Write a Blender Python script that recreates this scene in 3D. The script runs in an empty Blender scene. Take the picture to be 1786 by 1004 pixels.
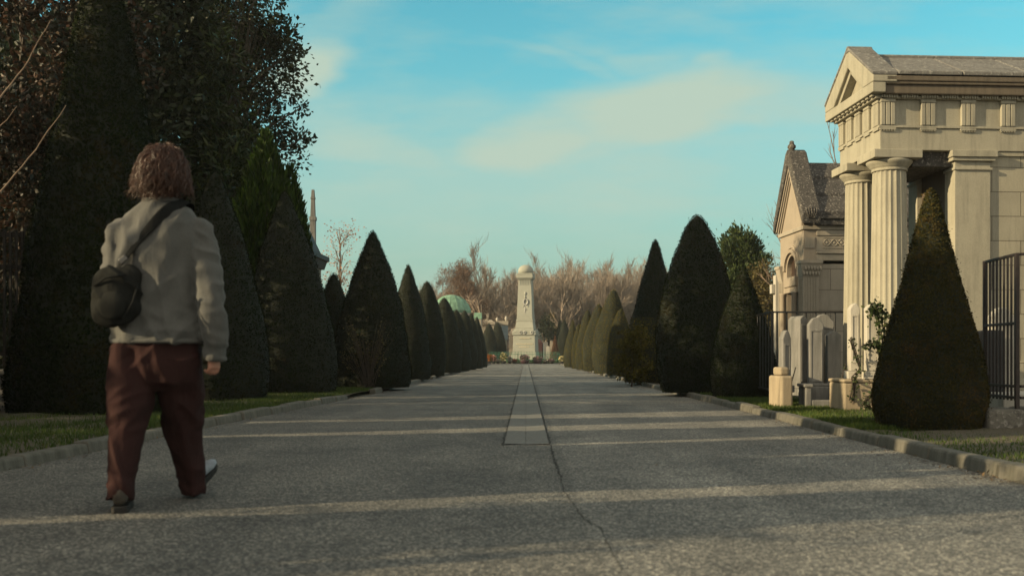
import bpy, bmesh, math, random
import numpy as np
from mathutils import Vector, Matrix, noise as mnoise

random.seed(7)
F, CX, CY, EYE = 1736.0, 917.0, 620.0, 0.77
sc = bpy.context.scene
col = sc.collection
R = math.radians

def at(px, py, Y):
    return Vector(((px - CX) / F * Y, Y, EYE - (py - CY) / F * Y))

# ------------------------------------------------------------------ materials
def nt(name):
    m = bpy.data.materials.new(name); m.use_nodes = True
    t = m.node_tree; t.nodes.clear()
    o = t.nodes.new('ShaderNodeOutputMaterial')
    b = t.nodes.new('ShaderNodeBsdfPrincipled')
    t.links.new(b.outputs[0], o.inputs[0])
    return m, t, b, o

def N(t, kind, **kw):
    n = t.nodes.new(kind)
    for k, v in kw.items():
        if k.startswith('i_'):
            n.inputs[k[2:].replace('_', ' ')].default_value = v
        else:
            setattr(n, k, v)
    return n

def ramp(t, src, stops):
    r = t.nodes.new('ShaderNodeValToRGB')
    e = r.color_ramp.elements
    while len(e) < len(stops): e.new(0.5)
    for k, (p, c) in enumerate(stops):
        e[k].position = p; e[k].color = (c[0], c[1], c[2], 1)
    t.links.new(src, r.inputs[0])
    return r.outputs[0]

def mul(c, f): return tuple(x * f for x in c)

def coords(t, scale=(1, 1, 1)):
    tc = t.nodes.new('ShaderNodeTexCoord')
    mp = t.nodes.new('ShaderNodeMapping'); mp.inputs['Scale'].default_value = scale
    t.links.new(tc.outputs['Object'], mp.inputs[0])
    return mp.outputs[0]

def tex(t, co, scale, detail=4, rough=.55):
    n = N(t, 'ShaderNodeTexNoise'); n.inputs['Scale'].default_value = scale
    n.inputs['Detail'].default_value = detail; n.inputs['Roughness'].default_value = rough
    t.links.new(co, n.inputs['Vector'])
    return n.outputs[0]

def mixc(t, fac, a, b, mode='MIX'):
    m = N(t, 'ShaderNodeMix', data_type='RGBA', blend_type=mode)
    for s, i in ((fac, 0), (a, 6), (b, 7)):
        if isinstance(s, (int, float)): m.inputs[i].default_value = s
        elif isinstance(s, tuple): m.inputs[i].default_value = (s[0], s[1], s[2], 1)
        else: t.links.new(s, m.inputs[i])
    return m.outputs[2]

def bump(t, b, src, strength, dist=.01):
    n = N(t, 'ShaderNodeBump'); n.inputs['Strength'].default_value = strength
    n.inputs['Distance'].default_value = dist
    t.links.new(src, n.inputs['Height'])
    t.links.new(n.outputs[0], b.inputs['Normal'])
    return n

def plain(name, c, rough=.7, vary=.25, scale=6, bmp=.3, bscale=40, metal=0, dist=.004):
    m, t, b, o = nt(name)
    co = coords(t)
    f = tex(t, co, scale)
    t.links.new(ramp(t, f, [(.3, mul(c, 1 - vary)), (.7, mul(c, 1 + vary))]), b.inputs['Base Color'])
    b.inputs['Roughness'].default_value = rough; b.inputs['Metallic'].default_value = metal
    if bmp: bump(t, b, tex(t, co, bscale), bmp, dist)
    return m

def stone(name, c, dirt=(.10, .09, .075), amount=.35, block=None, scale=1.0):
    m, t, b, o = nt(name)
    co = coords(t)
    f1 = tex(t, co, 2.2 * scale, 6, .65)
    base = ramp(t, f1, [(.25, mul(c, .78)), (.5, c), (.75, mul(c, 1.14))])
    fine = tex(t, co, 60 * scale, 3)
    base = mixc(t, .35, base, ramp(t, fine, [(.3, mul(c, .7)), (.7, mul(c, 1.2))]))
    cs = coords(t, (7, 7, .7))
    st = tex(t, cs, 1.3 * scale, 5, .7)
    lo = .62 - amount * .35
    base = mixc(t, ramp(t, st, [(lo, (0, 0, 0)), (lo + .28, (amount, amount, amount))]), base, dirt)
    h = fine
    if block:
        bw, bh, axes = block
        tc = t.nodes.new('ShaderNodeTexCoord')
        sp = N(t, 'ShaderNodeSeparateXYZ'); t.links.new(tc.outputs['Object'], sp.inputs[0])
        ad = N(t, 'ShaderNodeMath', operation='ADD'); t.links.new(sp.outputs[0], ad.inputs[0]); t.links.new(sp.outputs[1], ad.inputs[1])
        cb = N(t, 'ShaderNodeCombineXYZ'); t.links.new(ad.outputs[0], cb.inputs[0]); t.links.new(sp.outputs[2], cb.inputs[1])
        br = N(t, 'ShaderNodeTexBrick'); t.links.new(cb.outputs[0], br.inputs['Vector'])
        br.inputs['Scale'].default_value = 1; br.inputs['Brick Width'].default_value = bw; br.inputs['Row Height'].default_value = bh
        br.inputs['Mortar Size'].default_value = .006; br.inputs['Mortar Smooth'].default_value = .3
        br.inputs['Color1'].default_value = (.88, .88, .88, 1); br.inputs['Color2'].default_value = (1.05, 1.03, 1.0, 1)
        br.inputs['Mortar'].default_value = (.35, .32, .29, 1)
        base = mixc(t, 1.0, base, br.outputs['Color'], 'MULTIPLY')
        iv = N(t, 'ShaderNodeMath', operation='MULTIPLY_ADD'); t.links.new(br.outputs['Fac'], iv.inputs[0]); iv.inputs[1].default_value = -2; t.links.new(fine, iv.inputs[2])
        h = iv.outputs[0]
    t.links.new(base, b.inputs['Base Color'])
    b.inputs['Roughness'].default_value = .9
    bump(t, b, h, .35, .006)
    return m

def lichen(name, dark, mid, light, scale=1.0):
    m, t, b, o = nt(name)
    co = coords(t)
    f = tex(t, co, 3.5 * scale, 8, .75)
    base = ramp(t, f, [(.3, dark), (.5, mid), (.62, mul(mid, .8)), (.75, light)])
    sp = tex(t, co, 22 * scale, 4, .7)
    base = mixc(t, ramp(t, sp, [(.55, (0, 0, 0)), (.63, (.8, .8, .8))]), base, light)
    sp2 = tex(t, co, 13 * scale, 4, .7)
    base = mixc(t, ramp(t, sp2, [(.56, (0, 0, 0)), (.66, (.8, .8, .8))]), base, dark)
    t.links.new(base, b.inputs['Base Color']); b.inputs['Roughness'].default_value = .95
    bump(t, b, sp, .6, .012)
    return m

def leaf(name, c1, c2, c3, trans=.3, rough=.55, spec=.3, patch=None):
    m, t, b, o = nt(name)
    g = N(t, 'ShaderNodeNewGeometry')
    c = ramp(t, g.outputs['Random Per Island'], [(.0, c1), (.5, c2), (1, c3)])
    co = coords(t)
    big = tex(t, co, 1.6, 3)
    c = mixc(t, 1.0, c, ramp(t, big, [(.3, (.65, .65, .65)), (.7, (1.3, 1.3, 1.2))]), 'MULTIPLY')
    if patch: c = mixc(t, ramp(t, tex(t, co, 2.3, 6, .7), [(.52, (0, 0, 0)), (.66, (.75, .75, .75))]), c, patch)
    t.links.new(c, b.inputs['Base Color']); b.inputs['Roughness'].default_value = rough
    b.inputs['Specular IOR Level'].default_value = spec
    if trans:
        tr = N(t, 'ShaderNodeBsdfTranslucent'); t.links.new(c, tr.inputs[0])
        mx = N(t, 'ShaderNodeMixShader'); mx.inputs[0].default_value = trans
        t.links.new(b.outputs[0], mx.inputs[1]); t.links.new(tr.outputs[0], mx.inputs[2])
        t.links.new(mx.outputs[0], o.inputs[0])
    return m

LIME = (.305, .285, .22)
MT = {}
MT['lime'] = stone('limestone', LIME, (.065, .06, .05), .42)
MT['ashlar'] = stone('ashlar_limestone', LIME, (.075, .068, .056), .42, block=(.82, .335, 0))
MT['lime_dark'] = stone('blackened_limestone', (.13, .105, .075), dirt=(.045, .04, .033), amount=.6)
MT['roof'] = lichen('lichen_roof_stone', (.06, .058, .055), (.14, .135, .125), (.30, .29, .26))
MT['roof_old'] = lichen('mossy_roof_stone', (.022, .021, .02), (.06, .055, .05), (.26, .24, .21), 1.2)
MT['chapel'] = stone('weathered_chapel_stone', (.31, .275, .22), amount=.35)
MT['chapel_block'] = stone('chapel_block_stone', (.33, .295, .24), amount=.35, block=(.62, .42, 0))
MT['chapel_warm'] = stone('pink_chapel_stone', (.29, .245, .19), amount=.25)
MT['grave_grey'] = stone('grey_grave_stone', (.20, .195, .185), dirt=(.04, .045, .04), amount=.65)
MT['grave_pale'] = stone('pale_grave_stone', (.42, .395, .34), dirt=(.10, .10, .085), amount=.45)
MT['plinth'] = stone('plinth_render', (.33, .27, .185), dirt=(.10, .085, .06), amount=.5)
MT['boulder'] = lichen('mossy_wall_stone', (.05, .045, .04), (.13, .12, .10), (.27, .25, .22), 1.0)
MT['kerb'] = stone('kerb_stone', (.135, .127, .107), dirt=(.045, .045, .032), amount=.75)
MT['monument'] = stone('cream_monument_stone', (.29, .295, .25), dirt=(.3, .28, .2), amount=.2, scale=.4)
MT['iron'] = plain('painted_iron', (.012, .012, .013), .45, .3, 12, .2, 60, metal=.0)
MT['rust'] = plain('rusty_iron', (.020, .012, .010), .6, .5, 18, .4, 90)
MT['wood'] = plain('weathered_paling', (.014, .011, .009), .85, .4, 8, .5, 30)
MT['bark'] = plain('tree_bark', (.05, .038, .028), .9, .35, 9, .6, 25)
MT['bark_pale'] = plain('pale_twig_bark', (.21, .17, .135), .9, .3, 2, .2, 25)
MT['bark_plane'] = plain('whitish_bark', (.34, .26, .19), .9, .3, 2, .2, 25)
MT['stick'] = plain('dry_stick', (.20, .14, .095), .8, .3, 10, .3, 40)
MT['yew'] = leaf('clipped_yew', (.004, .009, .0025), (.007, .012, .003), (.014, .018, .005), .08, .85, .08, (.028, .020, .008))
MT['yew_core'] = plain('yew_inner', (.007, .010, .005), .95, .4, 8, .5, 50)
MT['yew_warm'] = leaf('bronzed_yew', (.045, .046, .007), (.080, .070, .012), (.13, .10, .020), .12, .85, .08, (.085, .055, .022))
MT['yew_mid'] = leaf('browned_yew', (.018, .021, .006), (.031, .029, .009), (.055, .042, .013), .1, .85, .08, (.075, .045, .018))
MT['thuja'] = leaf('bright_thuja', (.013, .030, .002), (.026, .054, .004), (.05, .09, .008), .3)
MT['laurel'] = leaf('long_laurel_leaf', (.014, .026, .008), (.026, .042, .011), (.07, .085, .02), .25, .35)
MT['redleaf'] = leaf('russet_leaf', (.011, .013, .006), (.020, .017, .009), (.085, .040, .022), .2)
MT['smallleaf'] = leaf('small_dark_leaf', (.013, .020, .008), (.022, .030, .011), (.042, .046, .017), .2)
MT['darkleaf'] = leaf('deep_green_leaf', (.010, .016, .007), (.016, .024, .009), (.028, .036, .012), .2)
MT['firleaf'] = leaf('fir_needles', (.022, .040, .012), (.040, .060, .018), (.07, .09, .028), .15)
MT['olive'] = leaf('olive_brown_leaf', (.05, .042, .014), (.08, .065, .02), (.12, .09, .03), .2)
MT['magnolia'] = leaf('dry_russet_twig', (.10, .06, .042), (.15, .09, .062), (.22, .135, .095), .1)
MT['blossom'] = leaf('pink_bud', (.32, .17, .13), (.42, .24, .19), (.5, .33, .26), .3)
MT['ivy'] = leaf('ivy_leaf', (.018, .034, .010), (.035, .055, .014), (.065, .075, .022), .2)
MT['russet'] = leaf('russet_conifer', (.10, .035, .012), (.16, .055, .018), (.20, .08, .03), .15)
MT['grass'] = leaf('grass_blade', (.030, .060, .008), (.05, .09, .012), (.10, .11, .025), .3)
MT['greenpaint'] = plain('green_painted_iron', (.03, .12, .075), .6, .2, 5, 0)
MT['copper'] = plain('verdigris_copper', (.15, .27, .185), .7, .35, 3, .3, 30)
MT['slate'] = plain('dark_slate', (.016, .016, .019), .6, .3, 9, .3, 40)
MT['bluestone'] = plain('blue_grey_stone', (.16, .22, .25), .8, .2, 3, .2)

def uni(name, c, rough=.8): return plain(name, c, rough, .2, 8, .2, 50)

# ------------------------------------------------------------------ mesh builder
class MB:
    def __init__(s): s.v = []; s.f = []; s.m = []
    def add(s, vs, fs, mi=0):
        k = len(s.v); s.v += [tuple(p) for p in vs]
        for f in fs: s.f.append(tuple(i + k for i in f)); s.m.append(mi)
    def box(s, x0, x1, y0, y1, z0, z1, M=None, mi=0):
        vs = [Vector((x, y, z)) for z in (z0, z1) for y in (y0, y1) for x in (x0, x1)]
        if M is not None: vs = [M @ p for p in vs]
        s.add(vs, [(0, 2, 3, 1), (4, 5, 7, 6), (0, 1, 5, 4), (2, 6, 7, 3), (0, 4, 6, 2), (1, 3, 7, 5)], mi)
        return s
    def frustum(s, x0, x1, y0, y1, z0, X0, X1, Y0, Y1, z1, mi=0):
        vs = [(x0, y0, z0), (x1, y0, z0), (x0, y1, z0), (x1, y1, z0), (X0, Y0, z1), (X1, Y0, z1), (X0, Y1, z1), (X1, Y1, z1)]
        s.add(vs, [(0, 2, 3, 1), (4, 5, 7, 6), (0, 1, 5, 4), (2, 6, 7, 3), (0, 4, 6, 2), (1, 3, 7, 5)], mi); return s
    def rings(s, rs, caps=True, mi=0, closed=True):
        n = len(rs[0]); vs = [p for r in rs for p in r]; fs = []
        for i in range(len(rs) - 1):
            for j in range(n if closed else n - 1):
                k = (j + 1) % n
                fs.append((i * n + j, i * n + k, (i + 1) * n + k, (i + 1) * n + j))
        if caps: fs.append(tuple(range(n - 1, -1, -1))); fs.append(tuple((len(rs) - 1) * n + j for j in range(n)))
        s.add(vs, fs, mi); return s
    def lathe(s, prof, n=24, c=(0, 0, 0), mi=0, flute=0, depth=0):
        rs = []
        for r, z in prof:
            ring = []
            for j in range(n):
                a = 2 * math.pi * j / n
                rr = r * (1 - depth * abs(math.sin(a * flute / 2)) ** .8) if flute else r
                ring.append((c[0] + rr * math.cos(a), c[1] + rr * math.sin(a), c[2] + z))
            rs.append(ring)
        return s.rings(rs, mi=mi)
    def tube(s, pts, radii, n=8, mi=0, ref=None):
        pts = [Vector(p) for p in pts]; rs = []
        if isinstance(radii, (int, float)): radii = [radii] * len(pts)
        prev = None
        for i, p in enumerate(pts):
            d = pts[min(i + 1, len(pts) - 1)] - pts[max(i - 1, 0)]
            d.normalize()
            if prev is None:
                up = Vector(ref) if ref else (Vector((0, 0, 1)) if abs(d.z) < .9 else Vector((1, 0, 0)))
                x = (up - d * up.dot(d)).normalized()
            else: x = (prev - d * prev.dot(d)).normalized()
            prev = x; y = d.cross(x)
            r = radii[i]; ra, rb = r if isinstance(r, tuple) else (r, r)
            rs.append([p + x * (ra * math.cos(2 * math.pi * j / n)) + y * (rb * math.sin(2 * math.pi * j / n)) for j in range(n)])
        return s.rings(rs, mi=mi)
    def prism(s, poly, fn, d0, d1, mi=0):
        n = len(poly)
        vs = [fn(a, b, d0) for a, b in poly] + [fn(a, b, d1) for a, b in poly]
        fs = [tuple(range(n)), tuple(range(2 * n - 1, n - 1, -1))] + [(j, j + n, (j + 1) % n + n, (j + 1) % n) for j in range(n)]
        s.add(vs, fs, mi); return s
    def ball(s, c, r, n=12, m=8, M=None, mi=0):
        rx, ry, rz = r if isinstance(r, tuple) else (r, r, r)
        rs = []
        for i in range(m + 1):
            th = math.pi * (i / m); th = min(max(th, .03), math.pi - .03)
            ring = []
            for j in range(n):
                a = 2 * math.pi * j / n
                p = Vector((rx * math.sin(th) * math.cos(a), ry * math.sin(th) * math.sin(a), -rz * math.cos(th)))
                if M is not None: p = M @ p
                ring.append(p + Vector(c))
            rs.append(ring)
        return s.rings(rs, mi=mi)
    def build(s, name, mat, parent=None, smooth=False, bevel=0, loc=None):
        me = bpy.data.meshes.new(name)
        me.from_pydata(s.v, [], s.f)
        b = bmesh.new(); b.from_mesh(me); bmesh.ops.recalc_face_normals(b, faces=b.faces); b.to_mesh(me); b.free()
        for mm in (mat if isinstance(mat, (list, tuple)) else [mat]): me.materials.append(mm)
        me.polygons.foreach_set('material_index', s.m)
        if smooth: me.polygons.foreach_set('use_smooth', [True] * len(me.polygons))
        o = bpy.data.objects.new(name, me); col.objects.link(o)
        if parent: o.parent = parent
        if loc: o.location = loc
        if bevel:
            bv = o.modifiers.new('bevel', 'BEVEL'); bv.width = bevel; bv.segments = 2; bv.limit_method = 'ANGLE'
        return o

def np_obj(name, V, Q, mats, mi=None, parent=None, smooth=None):
    me = bpy.data.meshes.new(name)
    V = np.asarray(V, dtype=np.float32); Q = np.asarray(Q, dtype=np.int32)
    me.vertices.add(len(V)); me.vertices.foreach_set('co', V.ravel())
    me.loops.add(Q.size); me.loops.foreach_set('vertex_index', Q.ravel())
    me.polygons.add(len(Q)); me.polygons.foreach_set('loop_start', np.arange(0, Q.size, 4, dtype=np.int32))
    if mi is not None: me.polygons.foreach_set('material_index', np.asarray(mi, dtype=np.int32))
    if smooth is not None: me.polygons.foreach_set('use_smooth', smooth)
    me.update(calc_edges=True); me.validate()
    for m in (mats if isinstance(mats, (list, tuple)) else [mats]): me.materials.append(m)
    o = bpy.data.objects.new(name, me); col.objects.link(o)
    if parent: o.parent = parent
    return o

def unit(a): return a / np.maximum(np.linalg.norm(a, axis=1, keepdims=True), 1e-9)

def leaves(P, A, L, Wd, rng, up=None):
    """diamond leaves at P pointing along A, sizes L, Wd (arrays)"""
    n = len(P); A = unit(A)
    r = rng.normal(size=(n, 3)) if up is None else up
    S = unit(np.cross(A, r)); Nn = np.cross(S, A)
    L = L[:, None]; Wd = Wd[:, None]
    V = np.stack([P, P + A * L * .5 + S * Wd * .5 + Nn * L * .08, P + A * L, P + A * L * .5 - S * Wd * .5 + Nn * L * .08], 1).reshape(-1, 3)
    return V, np.arange(4 * n).reshape(-1, 4)

def tag(o, label=None, cat=None, group=None, kind=None):
    if label: o['label'] = label
    if cat: o['category'] = cat
    if group: o['group'] = group
    if kind: o['kind'] = kind
    return o

def thing(name, label, cat, loc=(0, 0, 0), rz=0, group=None):
    o = bpy.data.objects.new(name, None); col.objects.link(o)
    o.location = loc; o.rotation_euler = (0, 0, rz); o.empty_display_size = .2
    return tag(o, label, cat, group)

def copy_tree(o, loc, rz=0, s=1, label=None):
    c = o.copy(); col.objects.link(c); c.location = loc; c.rotation_euler = (0, 0, rz)
    c.scale = s if isinstance(s, tuple) else (s, s, s)
    if label: c['label'] = label
    for ch in list(o.children):
        d = ch.copy(); col.objects.link(d); d.parent = c
        for g in list(ch.children):
            e = g.copy(); col.objects.link(e); e.parent = d
    return c

# ------------------------------------------------------------------ camera, sun, sky
cam = bpy.data.objects.new('camera', bpy.data.cameras.new('camera')); col.objects.link(cam)
cam.location = (0, 0, EYE); cam.rotation_euler = (R(90), 0, 0)
cam.data.sensor_width = 36; cam.data.lens = 36 * F / 1786
cam.data.shift_x = -(CX - 893) / 1786; cam.data.shift_y = (CY - 502) / 1786
cam.data.clip_end = 3000; cam.data.clip_start = .05
cam.data.dof.use_dof = True; cam.data.dof.focus_distance = 26; cam.data.dof.aperture_fstop = 3.0
sc.camera = cam

AZ, EL = R(18), R(18)
sd = Vector((-math.cos(AZ) * math.cos(EL), -math.sin(AZ) * math.cos(EL), math.sin(EL)))
sun = bpy.data.objects.new('sun', bpy.data.lights.new('sun', 'SUN')); col.objects.link(sun)
sun.data.energy = 4.5; sun.data.angle = R(.5); sun.data.color = (1.0, .79, .47)
sun.rotation_euler = sd.to_track_quat('Z', 'Y').to_euler(); sun.location = (-20, -10, 15)

w = bpy.data.worlds.new('World'); sc.world = w; w.use_nodes = True
t = w.node_tree; t.nodes.clear()
wo = t.nodes.new('ShaderNodeOutputWorld'); bg = t.nodes.new('ShaderNodeBackground'); t.links.new(bg.outputs[0], wo.inputs[0])
SKY_S = .145
bg.inputs[1].default_value = SKY_S * .72
sky = N(t, 'ShaderNodeTexSky', sky_type='NISHITA', sun_disc=False)
sky.sun_elevation = EL
sky.sun_rotation = math.atan2(sd.x, sd.y)
sky.air_density = 1.0; sky.dust_density = .6; sky.ozone_density = 1.5
tc = t.nodes.new('ShaderNodeTexCoord')
sep = N(t, 'ShaderNodeSeparateXYZ'); t.links.new(tc.outputs['Generated'], sep.inputs[0])
ym = N(t, 'ShaderNodeMath', operation='MAXIMUM'); ym.inputs[1].default_value = .08; t.links.new(sep.outputs[1], ym.inputs[0])
du = N(t, 'ShaderNodeMath', operation='DIVIDE'); t.links.new(sep.outputs[0], du.inputs[0]); t.links.new(ym.outputs[0], du.inputs[1])
dv = N(t, 'ShaderNodeMath', operation='DIVIDE'); t.links.new(sep.outputs[2], dv.inputs[0]); t.links.new(ym.outputs[0], dv.inputs[1])
uv = N(t, 'ShaderNodeCombineXYZ'); t.links.new(du.outputs[0], uv.inputs[0]); t.links.new(dv.outputs[0], uv.inputs[1])
warp = N(t, 'ShaderNodeTexNoise'); warp.inputs['Scale'].default_value = 9; warp.inputs['Detail'].default_value = 6
wm = N(t, 'ShaderNodeMapping'); wm.inputs['Scale'].default_value = (.6, 1.5, 1); wm.inputs['Rotation'].default_value = (0, 0, -.2)
t.links.new(uv.outputs[0], wm.inputs[0]); t.links.new(wm.outputs[0], warp.inputs['Vector'])
wv = N(t, 'ShaderNodeVectorMath', operation='MULTIPLY_ADD')
ws = N(t, 'ShaderNodeVectorMath', operation='SUBTRACT'); t.links.new(warp.outputs['Color'], ws.inputs[0]); ws.inputs[1].default_value = (.5, .5, .5)
t.links.new(ws.outputs[0], wv.inputs[0]); wv.inputs[1].default_value = (.10, .06, 0); t.links.new(uv.outputs[0], wv.inputs[2])
total = None
def lobe(px, py, sx, sy, rot, amp):
    global total
    mp = N(t, 'ShaderNodeMapping', vector_type='TEXTURE')
    mp.inputs['Location'].default_value = ((px - CX) / F, (CY - py) / F, 0)
    mp.inputs['Rotation'].default_value = (0, 0, R(rot)); mp.inputs['Scale'].default_value = (sx / F, sy / F, 1)
    t.links.new(wv.outputs[0], mp.inputs[0])
    g = N(t, 'ShaderNodeTexGradient', gradient_type='SPHERICAL'); t.links.new(mp.outputs[0], g.inputs[0])
    sm = N(t, 'ShaderNodeMapRange', interpolation_type='SMOOTHSTEP'); t.links.new(g.outputs['Fac'], sm.inputs[0])
    sm.inputs[1].default_value = 0; sm.inputs[2].default_value = .8; sm.inputs[3].default_value = 0; sm.inputs[4].default_value = amp
    if total is None: total = sm.outputs[0]
    else:
        a = N(t, 'ShaderNodeMath', operation='MAXIMUM'); t.links.new(total, a.inputs[0]); t.links.new(sm.outputs[0], a.inputs[1]); total = a.outputs[0]
for L in ((1160, 185, 380, 88, 10, 1), (930, 245, 240, 80, 14, .9), (1350, 170, 270, 80, 0, .65), (1010, 250, 330, 70, 12, .6),
          (535, 130, 90, 80, 25, .95), (650, 250, 280, 75, -20, .62), (820, 320, 380, 40, -12, .45), (1000, 105, 200, 22, -16, .2),
          (760, 345, 500, 35, -8, .35), (1240, 325, 420, 40, 4, .35), (1245, 108, 60, 24, 15, .35), (600, 40, 160, 50, 30, .25),
          (1500, 300, 320, 40, 3, .3), (1120, 100, 180, 30, -10, .3), (960, 300, 800, 160, 3, .45)): lobe(*L)
wisp = N(t, 'ShaderNodeTexNoise'); wisp.inputs['Scale'].default_value = 7; wisp.inputs['Detail'].default_value = 8; wisp.inputs['Roughness'].default_value = .6
wp = N(t, 'ShaderNodeMapping'); wp.inputs['Scale'].default_value = (.8, 3.2, 1); wp.inputs['Rotation'].default_value = (0, 0, -.25)
t.links.new(uv.outputs[0], wp.inputs[0]); t.links.new(wp.outputs[0], wisp.inputs['Vector'])
wr = N(t, 'ShaderNodeMapRange'); t.links.new(wisp.outputs[0], wr.inputs[0])
wr.inputs[1].default_value = .42; wr.inputs[2].default_value = .75; wr.inputs[3].default_value = 0; wr.inputs[4].default_value = .42
ta = N(t, 'ShaderNodeMath', operation='ADD', use_clamp=True); t.links.new(total, ta.inputs[0]); t.links.new(wr.outputs[0], ta.inputs[1])
tint = N(t, 'ShaderNodeMix', data_type='RGBA', blend_type='MULTIPLY'); tint.inputs[0].default_value = 1
t.links.new(sky.outputs[0], tint.inputs[6]); tint.inputs[7].default_value = (.41, 1.21, 1.0, 1)
# pale greenish air low over the horizon, as in the photograph's sky
hz = N(t, 'ShaderNodeMapRange', interpolation_type='SMOOTHSTEP'); t.links.new(sep.outputs[2], hz.inputs[0])
hz.inputs[1].default_value = .0; hz.inputs[2].default_value = .34; hz.inputs[3].default_value = .92; hz.inputs[4].default_value = 0
low = mixc(t, hz.outputs[0], tint.outputs[2], mul((.265, .345, .30), 1 / SKY_S))
sk = mixc(t, ta.outputs[0], low, mul((.385, .50, .42), 1 / SKY_S))
# grey veil added to the unseen sky overhead, to dim and neutralise its fill
vl = N(t, 'ShaderNodeMapRange', interpolation_type='SMOOTHSTEP'); t.links.new(sep.outputs[2], vl.inputs[0])
vl.inputs[1].default_value = .36; vl.inputs[2].default_value = .60; vl.inputs[3].default_value = 0; vl.inputs[4].default_value = .85
sk = mixc(t, vl.outputs[0], sk, mul((.30, .285, .245), 1 / SKY_S))
# warm hazy half of the sky round the low sun, behind the viewer
wb = N(t, 'ShaderNodeMapRange', interpolation_type='SMOOTHSTEP'); t.links.new(sep.outputs[1], wb.inputs[0])
wb.inputs[1].default_value = .45; wb.inputs[2].default_value = -.35; wb.inputs[3].default_value = 0; wb.inputs[4].default_value = .9
sk = mixc(t, wb.outputs[0], sk, mul((.74, .68, .56), 1 / SKY_S))
t.links.new(sk, bg.inputs[0])
vs = sc.view_settings; vs.view_transform = 'Standard'; vs.look = 'None'; vs.exposure = .82; vs.gamma = 1; vs.use_curve_mapping = False
sc.cycles.use_denoising = True
sc.cycles.max_bounces = 6; sc.cycles.diffuse_bounces = 3; sc.cycles.transparent_max_bounces = 4; sc.cycles.volume_bounces = 0

# ------------------------------------------------------------------ ground, road, kerbs
def sheet(name, pts, z, mat):
    b = MB(); b.add([(x, y, z) for x, y in pts], [tuple(range(len(pts)))])
    return tag(b.build(name, mat), kind='structure')

m, t, b, o = nt('bare_soil'); co = coords(t)
f = tex(t, co, .5, 8, .65)
c = ramp(t, f, [(.35, (.055, .045, .028)), (.55, (.085, .07, .045)), (.7, (.05, .06, .022))])
c = mixc(t, .5, c, ramp(t, tex(t, co, 35, 4), [(.3, (.03, .025, .016)), (.7, (.12, .10, .07))]))
t.links.new(c, b.inputs['Base Color']); b.inputs['Roughness'].default_value = .95
bump(t, b, tex(t, co, 30, 4), .6, .02); MT['soil'] = m
g = MB(); gn = 24
sheet('ground', [(-400, -60), (400, -60), (400, 420), (-400, 420)], -.012, MT['soil'])

# asphalt: pale aggregate in dark binder, with patches of two ages either side of a seam
m, t, b, o = nt('asphalt'); co = coords(t)
vor = N(t, 'ShaderNodeTexVoronoi'); vor.inputs['Scale'].default_value = 100; t.links.new(co, vor.inputs['Vector'])
vor.inputs['Randomness'].default_value = 1
sepc = N(t, 'ShaderNodeSeparateColor'); t.links.new(vor.outputs['Color'], sepc.inputs[0])
grain = ramp(t, sepc.outputs[0], [(.0, (.038, .039, .041)), (.45, (.081, .084, .084)), (.75, (.146, .148, .143)), (1, (.33, .325, .30))])
g2 = ramp(t, tex(t, co, 190, 2), [(.3, (.5, .5, .5)), (.7, (1.45, 1.45, 1.45))])
grain = mixc(t, 1, grain, g2, 'MULTIPLY')
blot = ramp(t, tex(t, co, .9, 6, .6), [(.3, (.74, .72, .69)), (.7, (1.40, 1.33, 1.22))])
grain = mixc(t, 1, grain, blot, 'MULTIPLY')
mps = coords(t, (1.2, .16, 1)); streak = ramp(t, tex(t, mps, 1.6, 4), [(.3, (.74, .75, .76)), (.7, (1.2, 1.2, 1.18))])
stn = ramp(t, tex(t, co, 2.6, 7, .7), [(.33, (.62, .62, .62)), (.45, (1, 1, 1))]); grain = mixc(t, .8, grain, stn, 'MULTIPLY')
grain = mixc(t, 1, grain, streak, 'MULTIPLY')
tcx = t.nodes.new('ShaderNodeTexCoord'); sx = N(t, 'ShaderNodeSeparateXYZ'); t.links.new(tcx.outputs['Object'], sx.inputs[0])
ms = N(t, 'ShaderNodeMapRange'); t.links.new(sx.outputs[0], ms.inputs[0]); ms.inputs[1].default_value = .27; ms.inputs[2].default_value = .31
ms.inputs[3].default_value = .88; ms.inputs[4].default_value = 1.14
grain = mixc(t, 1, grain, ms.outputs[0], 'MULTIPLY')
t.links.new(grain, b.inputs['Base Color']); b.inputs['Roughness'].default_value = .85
bump(t, b, vor.outputs['Distance'], .7, .006); MT['asphalt'] = m

LK = [(-3.62, -8), (-3.6, 2), (-3.5, 6.5), (-3.45, 8.4), (-3.42, 11.1), (-3.25, 15.5), (-3.06, 20), (-3.08, 28), (-3.1, 60), (-3.1, 90)]
RK = [(2.97, -8), (2.97, 2), (2.98, 6), (3.0, 9), (3.03, 14.5), (3.0, 20), (3.0, 28), (2.95, 60), (2.95, 90)]
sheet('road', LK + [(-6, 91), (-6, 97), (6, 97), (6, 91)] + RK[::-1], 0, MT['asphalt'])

def kx(K, y):
    for (x0, y0), (x1, y1) in zip(K, K[1:]):
        if y0 <= y <= y1: return x0 + (x1 - x0) * (y - y0) / (y1 - y0)
    return K[-1][0]

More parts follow.
